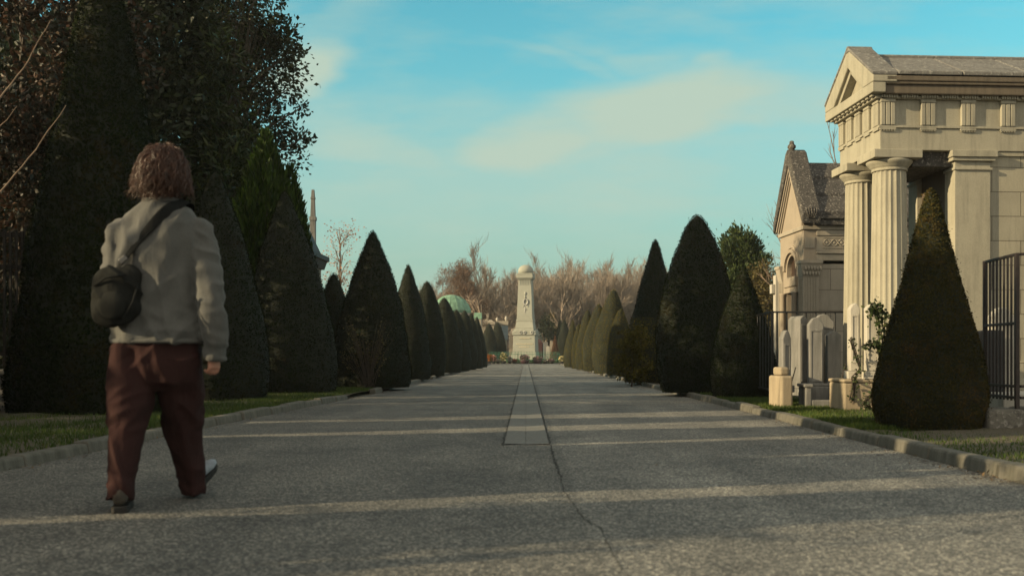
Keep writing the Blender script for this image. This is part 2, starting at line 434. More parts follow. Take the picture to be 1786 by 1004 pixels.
def kerb(K, s, name):
    b = MB(); y = -7.0; rng = random.Random(3 if s > 0 else 4)
    while y < 89:
        L = rng.uniform(.85, 1.15); g = .012
        h = .085 + rng.uniform(-.012, .010); dx = rng.uniform(-.014, .014); tl = rng.uniform(-.008, .008)
        if y > 17 and rng.random() < .25: y += L; continue
        xa, xb = kx(K, y) + dx, kx(K, y + L) + dx
        i0, i1 = (xa, xb); w = .145 * s
        v = [(xa, y + g, -.02), (xb, y + L - g, -.02), (xb + w, y + L - g, -.02), (xa + w, y + g, -.02),
             (xa + .018 * s, y + g, h), (xb + .018 * s, y + L - g, h + tl), (xb + w, y + L - g, h + tl), (xa + w, y + g, h)]
        b.add(v, [(0, 1, 2, 3), (4, 5, 6, 7), (0, 1, 5, 4), (1, 2, 6, 5), (2, 3, 7, 6), (3, 0, 4, 7)])
        y += L
    return tag(b.build(name, MT['kerb'], bevel=.02), kind='structure')
kerb(LK, -1, 'kerb'); kerb(RK, 1, 'kerb')

def verge(K, s, wdt, name):
    nx, ny = 14, 120; V = []; Q = []
    for j in range(ny + 1):
        y = -7 + 96 * (j / ny) ** 1.3
        for i in range(nx + 1):
            x = kx(K, y) + s * (.13 + wdt * i / nx)
            z = .055 + .03 * mnoise.noise(Vector((x * 1.3, y * 1.3, 0))) + .02 * mnoise.noise(Vector((x * 4, y * 4, 2))) + .05 * i / nx
            V.append((x, y, z))
    for j in range(ny):
        for i in range(nx):
            a = j * (nx + 1) + i; Q.append((a, a + 1, a + nx + 2, a + nx + 1) if s > 0 else (a + 1, a, a + nx + 1, a + nx + 2))
    return tag(np_obj(name, V, Q, MT['soil'], smooth=[True] * len(Q)), kind='structure')
verge(LK, -1, 4.0, 'verge'); verge(RK, 1, 2.2, 'verge')

def grass(K, s, x0, x1, y0, y1, n, seed, hmax=.075):
    rng = np.random.default_rng(seed)
    y = y0 + (y1 - y0) * rng.random(n) ** 1.3
    k = np.array([kx(K, yy) for yy in y]); x = k + s * (x0 + (x1 - x0) * rng.random(n))
    patch = np.array([mnoise.noise(Vector((a * .9, b_ * .9, 5))) for a, b_ in zip(x, y)])
    keep = patch > rng.uniform(-.7, .15, n)
    x, y = x[keep], y[keep]; n = len(x)
    P = np.stack([x, y, np.full(n, .035)], 1)
    A = np.stack([rng.normal(0, .45, n), rng.normal(0, .45, n), np.ones(n)], 1)
    return leaves(P, A, rng.uniform(.04, hmax, n) + .02, rng.uniform(.005, .010, n), rng)
V1, Q1 = grass(LK, -1, .16, 2.6, 6, 22, 80000, 1)
V2, Q2 = grass(RK, 1, .16, 1.5, 9.5, 20, 60000, 2)
V3, Q3 = grass(RK, 1, .16, 1.6, 6, 10, 5000, 3, .05)
V = np.concatenate([V1, V2, V3]); Q = np.concatenate([Q1, Q2 + len(V1), Q3 + len(V1) + len(V2)])
tag(np_obj('grass', V, Q, MT['grass']), 'short green grass growing on the verges behind the kerbs', 'grass', kind='stuff')

# fallen leaves and grit along the kerb foot
rng = np.random.default_rng(12); n = 1500
y = 6 + 40 * rng.random(n) ** 1.6; sd_ = rng.random(n) < .6
x = np.array([(kx(RK, a) - abs(rng.normal(0, .10)) if q else kx(LK, a) + abs(rng.normal(0, .10))) for a, q in zip(y, sd_)])
far = rng.random(n) < .06; x = np.where(far, rng.uniform(-3, 2.9, n), x)
A = np.stack([rng.normal(size=n), rng.normal(size=n), rng.normal(0, .15, n) + .1], 1)
V, Q = leaves(np.stack([x, y, np.full(n, .008)], 1), A, rng.uniform(.012, .045, n), rng.uniform(.008, .02, n), rng, up=np.tile([[0.02, .01, 1.]], (n, 1)))
tag(np_obj('leaf_litter', V, Q, leaf('dry_litter', (.05, .035, .02), (.11, .07, .035), (.18, .12, .06), 0)), 'dry leaf litter gathered along the foot of the kerbs', 'leaf litter', kind='stuff')

# shallow concrete channel down the middle of the road
m, t, b, o = nt('channel_concrete'); co = coords(t)
c = ramp(t, tex(t, co, 1.4, 6, .6), [(.3, (.066, .068, .063)), (.7, (.115, .117, .107))])
c = mixc(t, .5, c, ramp(t, tex(t, co, 90, 3), [(.3, (.08, .08, .075)), (.7, (.26, .26, .24))]))
t.links.new(c, b.inputs['Base Color']); b.inputs['Roughness'].default_value = .9; bump(t, b, tex(t, co, 90), .4, .004)
MT['concrete'] = m
gb = MB(); y = 8.62; rr = random.Random(8)
while y < 88:
    L = 2.0 if y > 9 else 1.85; zz = .004
    for x0, x1, za, zb in ((-.185, -.002, .010, zz), (.002, .200, zz, .010)):
        gb.add([(x0, y, za), (x1, y, zb), (x1, y + L - .008, zb), (x0, y + L - .008, za)], [(0, 1, 2, 3)])
    y += L
tag(gb.build('drain_channel', MT['concrete']), kind='structure')
MT['crack'] = plain('crack_dirt', (.018, .017, .014), .95, .4, 12, .3, 60)
def crack(pts, w, name='road_crack', seed=1):
    rr = random.Random(seed); b = MB(); V = []
    for (x0, y0), (x1, y1) in zip(pts, pts[1:]):
        k = max(2, int(math.hypot(x1 - x0, y1 - y0) / .06))
        for i in range(k):
            f = i / k; ww = w * rr.uniform(.25, 1.2)
            x = x0 + (x1 - x0) * f + rr.gauss(0, w * .5); y = y0 + (y1 - y0) * f + rr.gauss(0, w * .4)
            V.append((x - ww / 2, y, .004)); V.append((x + ww / 2, y + rr.gauss(0, .01), .004))
    b.add(V, [(i, i + 1, i + 3, i + 2) for i in range(0, len(V) - 2, 2)])
    return tag(b.build(name, MT['crack']), kind='structure')
def gp(px, py): Y = F * EYE / (py - CY); return ((px - CX) / F * Y, Y)
crack([(.205, 8.6), gp(968, 800), gp(978, 835)], .016)
crack([gp(978, 835), gp(984, 858), gp(1000, 880), gp(1018, 905), gp(1050, 922), gp(1060, 950), gp(1075, 975), gp(1110, 1030)], .006, seed=6)
crack([(-.2, 8.5), (-.195, 12), (-.195, 30), (-.2, 88)], .018, seed=2)
crack([(.21, 8.6), (.212, 12), (.214, 30), (.212, 88)], .018, seed=3)
crack([(-.24, 8.58), (.0, 8.60), (.24, 8.58)], .02, seed=5)

# hill that rises behind the wood
V = []; Q = []; nx, ny = 60, 14
for j in range(ny + 1):
    for i in range(nx + 1):
        x = -160 + 320 * i / nx; f = j / ny; y = 150 + 200 * f
        hgt = 21 * (1 - (1 - f) ** 1.6) * (1 + .18 * mnoise.noise(Vector((x * .02, 3, 0))) + .1 * mnoise.noise(Vector((x * .07, y * .05, 0)))) - (.0016 * x * x if x < 0 else .0009 * x * x) * f
        V.append((x, y, -.5 + max(hgt, -.4)))
for j in range(ny):
    for i in range(nx):
        a = j * (nx + 1) + i; Q.append((a, a + 1, a + nx + 2, a + nx + 1))
MT['hill'] = plain('leaf_strewn_hillside', (.070, .050, .040), .95, .45, .12, .5, 2, dist=.3)
tag(np_obj('hill', V, Q, MT['hill'], smooth=[True] * len(Q)), kind='structure')

# ------------------------------------------------------------------ clipped yew cones
P_EGG = [(0, .86), (.06, .95), (.15, 1), (.28, .98), (.45, .84), (.6, .66), (.75, .45), (.88, .25), (.96, .12), (1, .03)]
P_CONE = [(0, .90), (.05, .97), (.12, 1), (.3, .86), (.5, .63), (.7, .42), (.85, .25), (.94, .145), (.985, .085), (1, .03)]
P_FULL = [(0, .90), (.05, .97), (.14, 1), (.3, .93), (.5, .77), (.7, .54), (.85, .31), (.94, .17), (.985, .09), (1, .03)]
P_BULLET = [(0, .84), (.06, .93), (.2, 1), (.4, .95), (.6, .78), (.78, .54), (.9, .34), (.96, .2), (.99, .11), (1, .04)]
P_TALL = [(0, .97), (.08, 1), (.2, .93), (.4, .73), (.6, .54), (.8, .35), (.92, .2), (1, .04)]
def yew(label, X, Y, Hh, Rr, prof, n, seed, mat='yew', size=.035, lean=(0, 0), group='clipped yew cones along the avenue', warm_low=0):
    root = thing('yew_cone', label, 'clipped yew', (X, Y, 0), group=group)
    rng = np.random.default_rng(seed); off = rng.uniform(0, 50)
    ts = np.array([p[0] for p in prof]); rs = np.array([p[1] for p in prof])
    def rad(tv, ph):
        r = np.interp(tv, ts, rs) * Rr
        lump = np.array([mnoise.noise(Vector((math.cos(a) * 1.3 + off, math.sin(a) * 1.3, tt * Hh * .9))) * .085 + mnoise.noise(Vector((math.cos(a) * 4 + off, math.sin(a) * 4, tt * Hh * 3))) * .045
                         for a, tt in zip(np.atleast_1d(ph), np.atleast_1d(tv))])
        return r * (1 + lump)
    size *= .8; n = int(n * 1.6)
    z0 = .07
    na, nz = 36, 44
    tv = np.repeat(np.linspace(0, 1, nz), na); ph = np.tile(np.linspace(0, 2 * np.pi, na, endpoint=False), nz)
    rr = np.maximum(rad(tv, ph) - size * .6, .004)
    lx = lean[0] * tv ** 1.5; ly = lean[1] * tv ** 1.5
    Vc = np.stack([rr * np.cos(ph) + lx, rr * np.sin(ph) + ly, z0 + tv * (Hh - z0 - size * .4)], 1)
    Qc = [(j * na + i, j * na + (i + 1) % na, (j + 1) * na + (i + 1) % na, (j + 1) * na + i) for j in range(nz - 1) for i in range(na)]
    # sprigs by surface area
    cand = rng.random(n * 3); acc = rng.random(n * 3) < np.interp(cand, ts, rs) / rs.max() + .04
    tv = cand[acc][:n]; k = len(tv); ph = rng.uniform(0, 2 * np.pi, k)
    r0 = rad(tv, ph) + rng.normal(0, size * .22, k) - size * .5
    r0 = r0 + (rng.random(k) < .025) * rng.random(k) * size * 2.2
    P = np.stack([r0 * np.cos(ph) + lean[0] * tv ** 1.5, r0 * np.sin(ph) + lean[1] * tv ** 1.5, z0 + tv * (Hh - z0)], 1)
    slope = np.gradient(np.interp(np.linspace(0, 1, 101), ts, rs))[np.clip((tv * 100).astype(int), 0, 100)] * 100 * Rr / Hh
    Nn = unit(np.stack([np.cos(ph), np.sin(ph), -slope], 1)); rnd = rng.normal(size=(k, 3))
    tang = unit(rnd - Nn * (rnd * Nn).sum(1, keepdims=True)); tang[:, 2] += .35
    A = tang + Nn * rng.uniform(.1, .9, (k, 1))
    sc_ = rng.uniform(.6, 1.35, k)
    Vs, Qs = leaves(P, A, size * 1.2 * sc_, size * .62 * sc_, rng, up=Nn + rng.normal(0, .3, (k, 3)))
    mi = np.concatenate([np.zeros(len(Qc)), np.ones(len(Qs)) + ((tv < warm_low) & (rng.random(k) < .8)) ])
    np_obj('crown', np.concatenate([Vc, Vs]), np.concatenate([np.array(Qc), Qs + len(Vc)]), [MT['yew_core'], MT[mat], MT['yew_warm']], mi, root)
    tb = MB(); tb.tube([(0, 0, -.03), (.01, .0, .1), (0, .01, Hh * .3)], [.09 * Rr + .03, .07 * Rr + .03, .03], 8)
    tb.build('trunk', MT['bark'], root, True)
    return root
def cone(label, cx, ybase, wpx, ytop, prof, n, seed, front=True, **k):
    Y = F * EYE / (ybase - CY); Rr = wpx / 2 / F * Y; Y += Rr * .85; Rr *= Y / (Y - Rr * .85)
    X = (cx - CX) / F * Y; Hh = EYE - (ytop - CY) / F * Y
    return yew(label, X, Y, Hh, Rr, prof, n, seed, **k)
# left of the avenue
cone('towering dark yew spire, the tallest of all, behind the walking person', 178, 733, 300, -75, P_TALL, 30000, 1, size=.05)
cone('dark yew cone half hidden by the walking person, left of the bright conifer', 376, 706, 184, 298, P_FULL, 14000, 2)
cone('dark yew cone standing in front of the bright green conifer', 505, 693, 162, 333, P_FULL, 14000, 3, lean=(-.1, 0))
cone('small slim yew cone squeezed between two big ones below the slate-roofed tomb', 582, 677, 76, 476, P_BULLET, 7000, 4)
cone('broad pointed yew cone, widest of its row, with a twiggy shrub at its foot', 650, 682, 136, 403, P_FULL, 15000, 5)
cone('slim sharp yew cone just beyond the broadest cone on the dark side', 712, 666, 82, 461, P_FULL, 8000, 6)
cone('round-tipped yew cone before the leftmost edge of the green dome', 745, 659, 70, 490, P_BULLET, 7000, 7)
cone('yew cone overlapping the green copper dome', 775, 653, 66, 519, P_BULLET, 6000, 8)
cone('yew cone just in front of the right half of the green dome', 796, 650, 52, 540, P_BULLET, 4500, 9)
cone('yew cone at the right rim of the green dome, fourth from the row end', 810, 647, 48, 541, P_BULLET, 4000, 10)
cone('second last yew cone of the dark row', 822, 645, 44, 545, P_FULL, 4000, 11)
cone('last yew cone of the dark row, touching the flowers', 832, 642.5, 38, 552, P_FULL, 4000, 12)
# row carried on past the viewer, unseen; sizes and gaps shaped for its shadows
for k, (x_, y_, h_, r_) in enumerate(((-5.6, 2.05, 1.95, .26), (-5.6, 2.80, 4.2, .76), (-5.7, 4.55, 4.8, .92), (-5.7, 5.90, 5.2, 1.02), (-5.8, 7.5, 4.7, 1.04), (-6.5, 9.4, 4.3, 1.0), (-7.2, 11.2, 5.1, .9), (-5.8, -4.0, 4.6, 1.0))):
    yew('unseen dark yew of the shady row, shaped for its shadow, standing nearer than the yew spire', x_, y_, h_, r_, P_TALL, 6000, 200 + k, size=.06)
# right of the avenue
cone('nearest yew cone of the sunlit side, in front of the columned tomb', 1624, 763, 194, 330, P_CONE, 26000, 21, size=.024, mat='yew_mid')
cone('squat yew cone beside the iron railing and grey gravestones', 1296, 702, 116, 463, P_EGG, 13000, 22, size=.03)
cone('tallest dark yew cone of the sunlit side with a rounded tip', 1216, 692, 146, 375, P_BULLET, 17000, 23, size=.035)
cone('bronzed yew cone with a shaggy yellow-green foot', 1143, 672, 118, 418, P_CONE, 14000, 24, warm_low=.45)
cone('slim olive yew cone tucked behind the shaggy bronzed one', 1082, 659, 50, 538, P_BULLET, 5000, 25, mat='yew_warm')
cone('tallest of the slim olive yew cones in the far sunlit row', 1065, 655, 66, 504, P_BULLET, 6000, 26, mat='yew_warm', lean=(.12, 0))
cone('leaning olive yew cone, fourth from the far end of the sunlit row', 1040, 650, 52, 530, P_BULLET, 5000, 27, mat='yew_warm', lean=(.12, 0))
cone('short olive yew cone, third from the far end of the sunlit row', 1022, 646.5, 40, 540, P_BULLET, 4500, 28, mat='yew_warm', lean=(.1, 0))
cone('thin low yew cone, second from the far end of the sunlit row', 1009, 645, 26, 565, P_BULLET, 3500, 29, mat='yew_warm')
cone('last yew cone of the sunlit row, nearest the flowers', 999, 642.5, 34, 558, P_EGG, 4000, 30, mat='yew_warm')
# beyond the monument fence
yew('dark yew cone behind the green fence, outermost left of the monument', (853 - CX) / F * 108, 108, 4.3, 1.0, P_BULLET, 3500, 41, size=.07)
yew('dark yew cone behind the green fence, close beside another left of the monument', (868 - CX) / F * 110, 110, 4.5, 1.0, P_BULLET, 3500, 42, size=.07)
yew('tall dark yew behind the green fence right of the monument', (984 - CX) / F * 108, 108, 4.7, .9, P_BULLET, 3500, 43, size=.07)
yew('half hidden dark yew behind the tall one right of the monument', (977 - CX) / F * 112, 112, 4.9, .7, P_BULLET, 3000, 44, size=.07)
yew('russet brown conifer before the dark yews right of the monument', (968 - CX) / F * 106, 106, 2.9, .55, P_CONE, 3000, 45, mat='russet', size=.06, group='')

# ------------------------------------------------------------------ columned tomb
TH = R(3.5)
tomb = thing('temple_tomb', 'sunlit limestone tomb with fluted columns, gable and lichen-covered stone roof', 'tomb', ((1535 - CX) / F * 13.5, 13.5, 0), TH)
LT = 4.2; DV = 1.45
def part(b, name, mat, parent=tomb, bevel=.006, smooth=False): return b.build(name, mat, parent, smooth, bevel)
b = MB(); b.box(-.16, LT, -.16, DV + .16, -.05, .30); b.box(-.08, LT, -.08, DV + .08, .30, .46); part(b, 'podium', MT['lime'], bevel=.01)
def doric(cx, cy, nm):
    b = MB()
    b.lathe([(.262, 0), (.255, .8), (.243, 1.7), (.228, 2.72), (.224, 2.835)], 96, (cx, cy, .46), flute=20, depth=.085)
    c = part(b, nm, MT['lime'], bevel=0)
    b = MB(); b.lathe([(.226, 2.836), (.238, 2.842), (.238, 2.858), (.230, 2.864), (.240, 2.884), (.252, 2.890), (.256, 2.900), (.282, 2.925), (.304, 2.952), (.308, 2.972), (.295, 2.986)], 48, (cx, cy, .46))
    k = part(b, 'echinus', MT['lime'], c, 0, True)
    b = MB(); b.box(cx - .335, cx + .335, cy - .30, cy + .30, 3.447, 3.56); part(b, 'abacus', MT['lime'], c, .008)
doric(.23, .235, 'column'); doric(.23, DV - .235, 'column')
b = MB(); b.box(0, LT, 0, DV, 3.561, 3.86); part(b, 'architrave', MT['lime'])
b = MB(); b.box(.50, 1.049, .10, DV - .10, 3.36, 3.5605); part(b, 'porch_ceiling', MT['roof_old'], bevel=0)  # dark stone on this slab stands in for the porch's shade
b = MB(); b.box(-.022, LT, -.022, DV + .022, 3.861, 3.892)
TU = [.10, .66, 1.22, 1.78, 2.34, 2.90, 3.46]; TV = [.10, .41, .725, 1.04, 1.35]
for u in TU:
    b.box(u - .11, u + .11, -.026, -.0005, 3.832, 3.858)
    for q in range(6): b.frustum(u - .098 + q * .036, u - .080 + q * .036, -.024, -.004, 3.815, u - .096 + q * .036, u - .082 + q * .036, -.022, -.006, 3.8315)
for v in TV: b.box(-.026, -.0005, v - .09, v + .09, 3.832, 3.858)
part(b, 'taenia', MT['lime'], bevel=0)
b = MB(); b.box(.012, LT, .012, DV - .012, 3.893, 4.245); part(b, 'frieze', MT['lime'])
for u in TU:
    b = MB()
    for q in (-1, 0, 1): b.frustum(u + q * .068 - .030, u + q * .068 + .030, -.034, .011, 3.894, u + q * .068 - .030, u + q * .068 + .030, -.034, .011, 4.20)
    b.box(u - .105, u + .105, -.040, .0105, 4.2005, 4.244); part(b, 'triglyph', MT['lime'], bevel=.008)
for v in TV:
    b = MB()
    for q in (-1, 0, 1): b.box(-.030, .011, v + q * .060 - .024, v + q * .060 + .024, 3.894, 4.20)
    b.box(-.036, .0105, v - .095, v + .095, 4.2005, 4.244); part(b, 'triglyph', MT['lime'], bevel=.008)
# cornice: blackened on the long side, clean on the gable side
PB = .12; PG = .17
b = MB(); b.box(.06, LT, -PB * .35, DV + PB * .35, 4.246, 4.285)
for u in TU + [x + .28 for x in TU]:
    for q in range(7): b.box(u - .11 + q * .034, u - .088 + q * .034, -PB * .62, -PB * .35 - .001, 4.255, 4.292)
part(b, 'dentils', MT['lime'], bevel=0)
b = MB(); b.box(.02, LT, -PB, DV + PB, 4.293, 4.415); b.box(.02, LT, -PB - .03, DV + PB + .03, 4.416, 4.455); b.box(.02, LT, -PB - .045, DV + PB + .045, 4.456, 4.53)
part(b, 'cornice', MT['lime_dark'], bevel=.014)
b = MB(); b.box(-PG * .5, .019, -.04, DV + .04, 4.246, 4.30); b.box(-PG, .018, -PB - .035, DV + PB + .035, 4.301, 4.44)
for v in np.linspace(.0, DV, 11): b.box(-PG * .8, -PG * .5 - .001, v - .045, v + .045, 4.27, 4.3005)
part(b, 'gable_cornice', MT['lime'], bevel=.012)
vm = DV / 2; hw = vm + PB + .045; AP = 5.13
def yz(x): return lambda a, z, d: Vector((d, a, z))
b = MB()
out = [(vm - hw, 4.441), (vm + hw, 4.441), (vm + hw, 4.53), (vm, AP), (vm - hw, 4.53)]
# raking cornice as a frame of sloping bars round a sunk tympanum
b.prism([(vm - hw, 4.441), (vm - hw + .34, 4.441), (vm, AP - .26), (vm, AP), (vm - hw, 4.53)], yz(0), -PG, .17)
b.prism([(vm + hw, 4.441), (vm + hw, 4.53), (vm + .0005, AP), (vm + .0005, AP - .26), (vm + hw - .34, 4.441)], yz(0), -PG, .17)
part(b, 'raking_cornice', MT['lime'], bevel=.014)
b = MB(); b.prism([(vm - hw + .345, 4.442), (vm - hw + .45, 4.442), (vm, AP - .345), (vm, AP - .268)], yz(0), -PG + .05, .10)
b.prism([(vm + hw - .345, 4.442), (vm + .0005, AP - .268), (vm + .0005, AP - .345), (vm + hw - .45, 4.442)], yz(0), -PG + .05, .10)
part(b, 'gable_moulding', MT['lime'], bevel=.006)
b = MB(); b.prism([(vm - hw + .455, 4.4425), (vm + hw - .455, 4.4425), (vm, AP - .35)], yz(0), .0, .09); part(b, 'tympanum', MT['lime'], bevel=0)
b = MB(); b.prism([(vm - .06, AP - .05), (vm + .06, AP - .05), (vm + .05, AP + .02), (vm + .02, AP + .05), (vm - .02, AP + .05), (vm - .05, AP + .02)], yz(0), -PG - .012, .185); part(b, 'apex_block', MT['roof'], bevel=.02)
for s in (-1, 1):
    e = vm + s * hw; b = MB(); b.prism([(e + s * .004, 4.532), (vm + s * .04, AP + .0 - .03), (vm + s * .04, AP + .02), (e + s * .004, 4.575)], yz(0), -PG - .008, .174); part(b, 'coping', MT['roof'], bevel=.01)
b = MB(); rb = 4.534; RP = 5.03
u0 = .175
while u0 < LT + .2:
    u1 = u0 + .9
    for s in (-1, 1):
        e = vm + s * (hw + .015)
        b.add([(u0, e, rb), (u1 - .012, e, rb), (u1 - .012, vm + s * .002, RP - .03), (u0, vm + s * .002, RP - .03),
               (u0, e, rb + .055), (u1 - .012, e, rb + .055), (u1 - .012, vm + s * .002, RP + .01), (u0, vm + s * .002, RP + .01)],
              [(0, 1, 2, 3), (4, 5, 6, 7), (0, 1, 5, 4), (1, 2, 6, 5), (2, 3, 7, 6), (3, 0, 4, 7)])
    u0 = u1
part(b, 'roof', MT['roof'], bevel=.014)
b = MB(); b.tube([(.18, vm, RP + .0), (LT + .2, vm, RP + .0)], .045, 10); part(b, 'ridge_roll', MT['roof'], bevel=0)
# cella: pilaster at the mouth of the porch, ashlar flank, doorway wall
for vv, s in ((0, 1), (DV, -1)):
    b = MB(); b.box(1.05, 1.55, min(vv + s * .012, vv + s * .30), max(vv + s * .012, vv + s * .30), .46, 3.42)
    b.box(1.02, 1.58, min(vv - s * .012, vv + s * .31), max(vv - s * .012, vv + s * .31), .461, .62)
    p = part(b, 'pilaster', MT['lime'])
    b = MB(); b.box(1.03, 1.57, min(vv - s * .012, vv + s * .31), max(vv - s * .012, vv + s * .31), 3.30, 3.335)
    b.box(1.0, 1.60, min(vv - s * .035, vv + s * .32), max(vv - s * .035, vv + s * .32), 3.421, 3.47)
    b.box(.98, 1.62, min(vv - s * .06, vv + s * .33), max(vv - s * .06, vv + s * .33), 3.471, 3.5595)
    part(b, 'capital', MT['lime'], p)
    b = MB(); b.box(1.551, LT, min(vv + s * .05, vv + s * .25), max(vv + s * .05, vv + s * .25), .46, 3.5600)
    b.box(1.551, LT, min(vv + s * .0, vv + s * .049), max(vv + s * .0, vv + s * .049), .461, .70)
    b.box(1.551, LT, min(vv + s * .02, vv + s * .049), max(vv + s * .02, vv + s * .049), 3.50, 3.559)
    part(b, 'flank_wall', MT['ashlar'], bevel=0)
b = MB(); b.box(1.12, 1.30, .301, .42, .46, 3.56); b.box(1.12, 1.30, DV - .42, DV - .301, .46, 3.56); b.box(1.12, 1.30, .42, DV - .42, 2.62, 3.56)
part(b, 'door_wall', stone('porch_shade_stone', (.085, .06, .04), amount=.5), bevel=0)  # shade of the porch put into a dark stone colour
dm = uni('bronze_door', (.06, .03, .013), .5)
b = MB(); b.box(1.19, 1.24, .421, DV - .421, .46, 2.619); d = part(b, 'door', dm, bevel=.004)
b = MB()
for z0, z1 in ((.6, 1.1), (1.2, 2.0), (2.1, 2.5)):
    for v0, v1 in ((.46, .70), (.75, .99)): b.box(1.175, 1.189, v0, v1, z0, z1)
part(b, 'door_panel', dm, d, .008)
b = MB(); b.box(LT - .2, LT, .26, DV - .26, .46, 3.559); part(b, 'end_wall', MT['ashlar'], bevel=0)

# ------------------------------------------------------------------ small gabled chapel tomb
CH = R(4)
chp = thing('chapel_tomb', 'weathered gabled chapel tomb with arched front and mossy stone roof', 'tomb', ((1402 - CX) / F * 20, 20, 0), CH)
D2 = 1.45; L2 = 2.6; vm2 = D2 / 2
b = MB(); b.box(.26, L2, .05, D2 - .05, .3, 2.62); part(b, 'wall', MT['chapel_block'], chp, .0)
b = MB(); b.box(-.08, L2 + .08, -.08, D2 + .08, -.05, .30); part(b, 'podium', MT['chapel'], chp, .012)
# front: gabled slab with an arched niche cut through
def gable_ring():
    o_ = [(0, .301), (0, 3.38), (vm2, 4.72), (D2, 3.38), (D2, .301)]
    return o_
b = MB()
arc = [(vm2 + .30 * math.cos(a), 2.55 + .30 * math.sin(a)) for a in np.linspace(0, math.pi, 13)]
lefthalf = [(0, .301), (vm2 - .30, .301)] + [p for p in arc[::-1] if p[0] <= vm2 + 1e-6] + [(vm2, 4.72), (0, 3.38)]
righthalf = [(D2, .301), (D2, 3.38), (vm2, 4.72)] + [p for p in arc[::-1] if p[0] >= vm2 - 1e-6] + [(vm2 + .30, .301)]
b.prism(lefthalf, yz(0), 0, .255); b.prism(righthalf, yz(0), 0, .255)
part(b, 'front_wall', MT['chapel_warm'], chp, 0)
b = MB()
for rr_, w_, d_ in ((.36, .07, -.05), (.46, .05, -.025)):
    pts_i = [(vm2 + rr_ * math.cos(a), 2.55 + rr_ * math.sin(a)) for a in np.linspace(0, math.pi, 15)]
    pts_o = [(vm2 + (rr_ + w_) * math.cos(a), 2.55 + (rr_ + w_) * math.sin(a)) for a in np.linspace(0, math.pi, 15)]
    for k in range(14): b.prism([pts_i[k], pts_i[k + 1], pts_o[k + 1], pts_o[k]], yz(0), d_, -.001)
part(b, 'arch_moulding', MT['chapel_warm'], chp, 0)
b = MB(); b.box(.10, .14, vm2 - .299, vm2 + .299, .301, 2.86); part(b, 'door', uni('dark_chapel_door', (.05, .03, .02), .6), chp, 0)
b = MB(); b.box(-.06, .09, vm2 - .36, vm2 + .36, 2.20, 2.40); b.box(-.03, .09, vm2 - .34, vm2 + .34, 2.08, 2.199); part(b, 'lintel', MT['chapel_warm'], chp, .01)
for v in (vm2 - .36, vm2 + .36):
    b = MB(); b.lathe([(.075, .301), (.075, .38), (.06, .40), (.055, 2.02), (.07, 2.05), (.07, 2.079)], 16, (-.07, v, 0)); part(b, 'colonnette', MT['chapel_warm'], chp, 0, True)
for v, s in ((0, 1), (D2, -1)):      # corner pilasters with leafy capitals
    b = MB(); b.box(-.03, .30, min(v - s * .03, v + s * .2), max(v - s * .03, v + s * .2), .302, 2.35)
    for q in range(5):
        b.box(.015 + q * .055, .040 + q * .055, min(v - s * .045, v - s * .031), max(v - s * .045, v - s * .031), .5, 2.33)
        if q < 3: b.box(-.045, -.031, min(v + s * (.02 + q * .06), v + s * (.045 + q * .06)), max(v + s * (.02 + q * .06), v + s * (.045 + q * .06)), .5, 2.33)
    p = part(b, 'pilaster', MT['chapel'], chp, .008)
    b = MB(); b.frustum(-.035, .305, min(v - s * .035, v + s * .2), max(v - s * .035, v + s * .2), 2.351, -.085, .345, min(v - s * .085, v + s * .2), max(v - s * .085, v + s * .2), 2.62)
    for q in range(6):
        for lv in range(2):
            b.ball((-.02 + q * .062 + lv * .03, v - s * (.058 + .02 * lv), 2.42 + lv * .1), (.026, .02, .045), 8, 5)
    b.box(-.10, .36, min(v - s * .10, v + s * .2), max(v - s * .10, v + s * .2), 2.621, 2.68); part(b, 'capital', MT['chapel'], p, .01)
b = MB(); b.box(.256, L2 + .02, .0, D2, 2.681, 2.82); b.box(.256, L2 + .05, -.03, D2 + .03, 2.821, 2.87); b.box(.256, L2 + .02, .0, D2, 2.871, 3.18)
b.box(-.04, L2 + .05, -.045, D2 + .045, 3.30, 3.38); b.box(.256, L2 + .03, -.02, D2 + .02, 3.181, 3.299)
part(b, 'entablature', MT['chapel'], chp, .01)
b = MB()
for ph_ in (0, math.pi):
    b.tube([(.40 + k * .02, -.006 - .006 * (ph_ > 0), 3.043 + .065 * math.sin(k * .42 + ph_)) for k in range(110)], .011, 5)
for k in range(14): b.ball((.40 + (k * 2 + 1) * .0748, -.006, 3.043), (.03, .012, .034), 8, 5)
b.box(.40, L2, -.012, -.0005, 2.93, 2.95); b.box(.40, L2, -.012, -.0005, 3.135, 3.155); b.box(.02, .22, -.012, -.0005, 2.93, 3.15)
part(b, 'carved_band', MT['chapel'], chp, 0)
b = MB(); b.box(.20, L2 + .12, -.13, D2 + .13, 3.381, 3.50); b.box(.20, L2 + .16, -.17, D2 + .17, 3.501, 3.56); part(b, 'eaves_cornice', MT['roof_old'], chp, .015)
b = MB()
for s in (-1, 1):
    for k, (d0, d1) in enumerate(((0, .36), (.345, .68), (.665, 1.0))):
        e0 = vm2 + s * (vm2 + .12) * (1 - d0); e1 = vm2 + s * ((vm2 + .12) * (1 - d1) + .001)
        z0_ = 3.562 + 1.2 * d0; z1_ = 3.562 + 1.2 * d1; th = .10
        b.add([(.285, e0, z0_), (L2 + .1, e0, z0_), (L2 + .1, e1, z1_), (.285, e1, z1_), (.285, e0, z0_ + th), (L2 + .1, e0, z0_ + th), (L2 + .1, e1, z1_ + .03), (.285, e1, z1_ + .03)],
              [(0, 1, 2, 3), (4, 5, 6, 7), (0, 1, 5, 4), (1, 2, 6, 5), (2, 3, 7, 6), (3, 0, 4, 7)])
part(b, 'roof', MT['roof_old'], chp, .012)
b = MB()
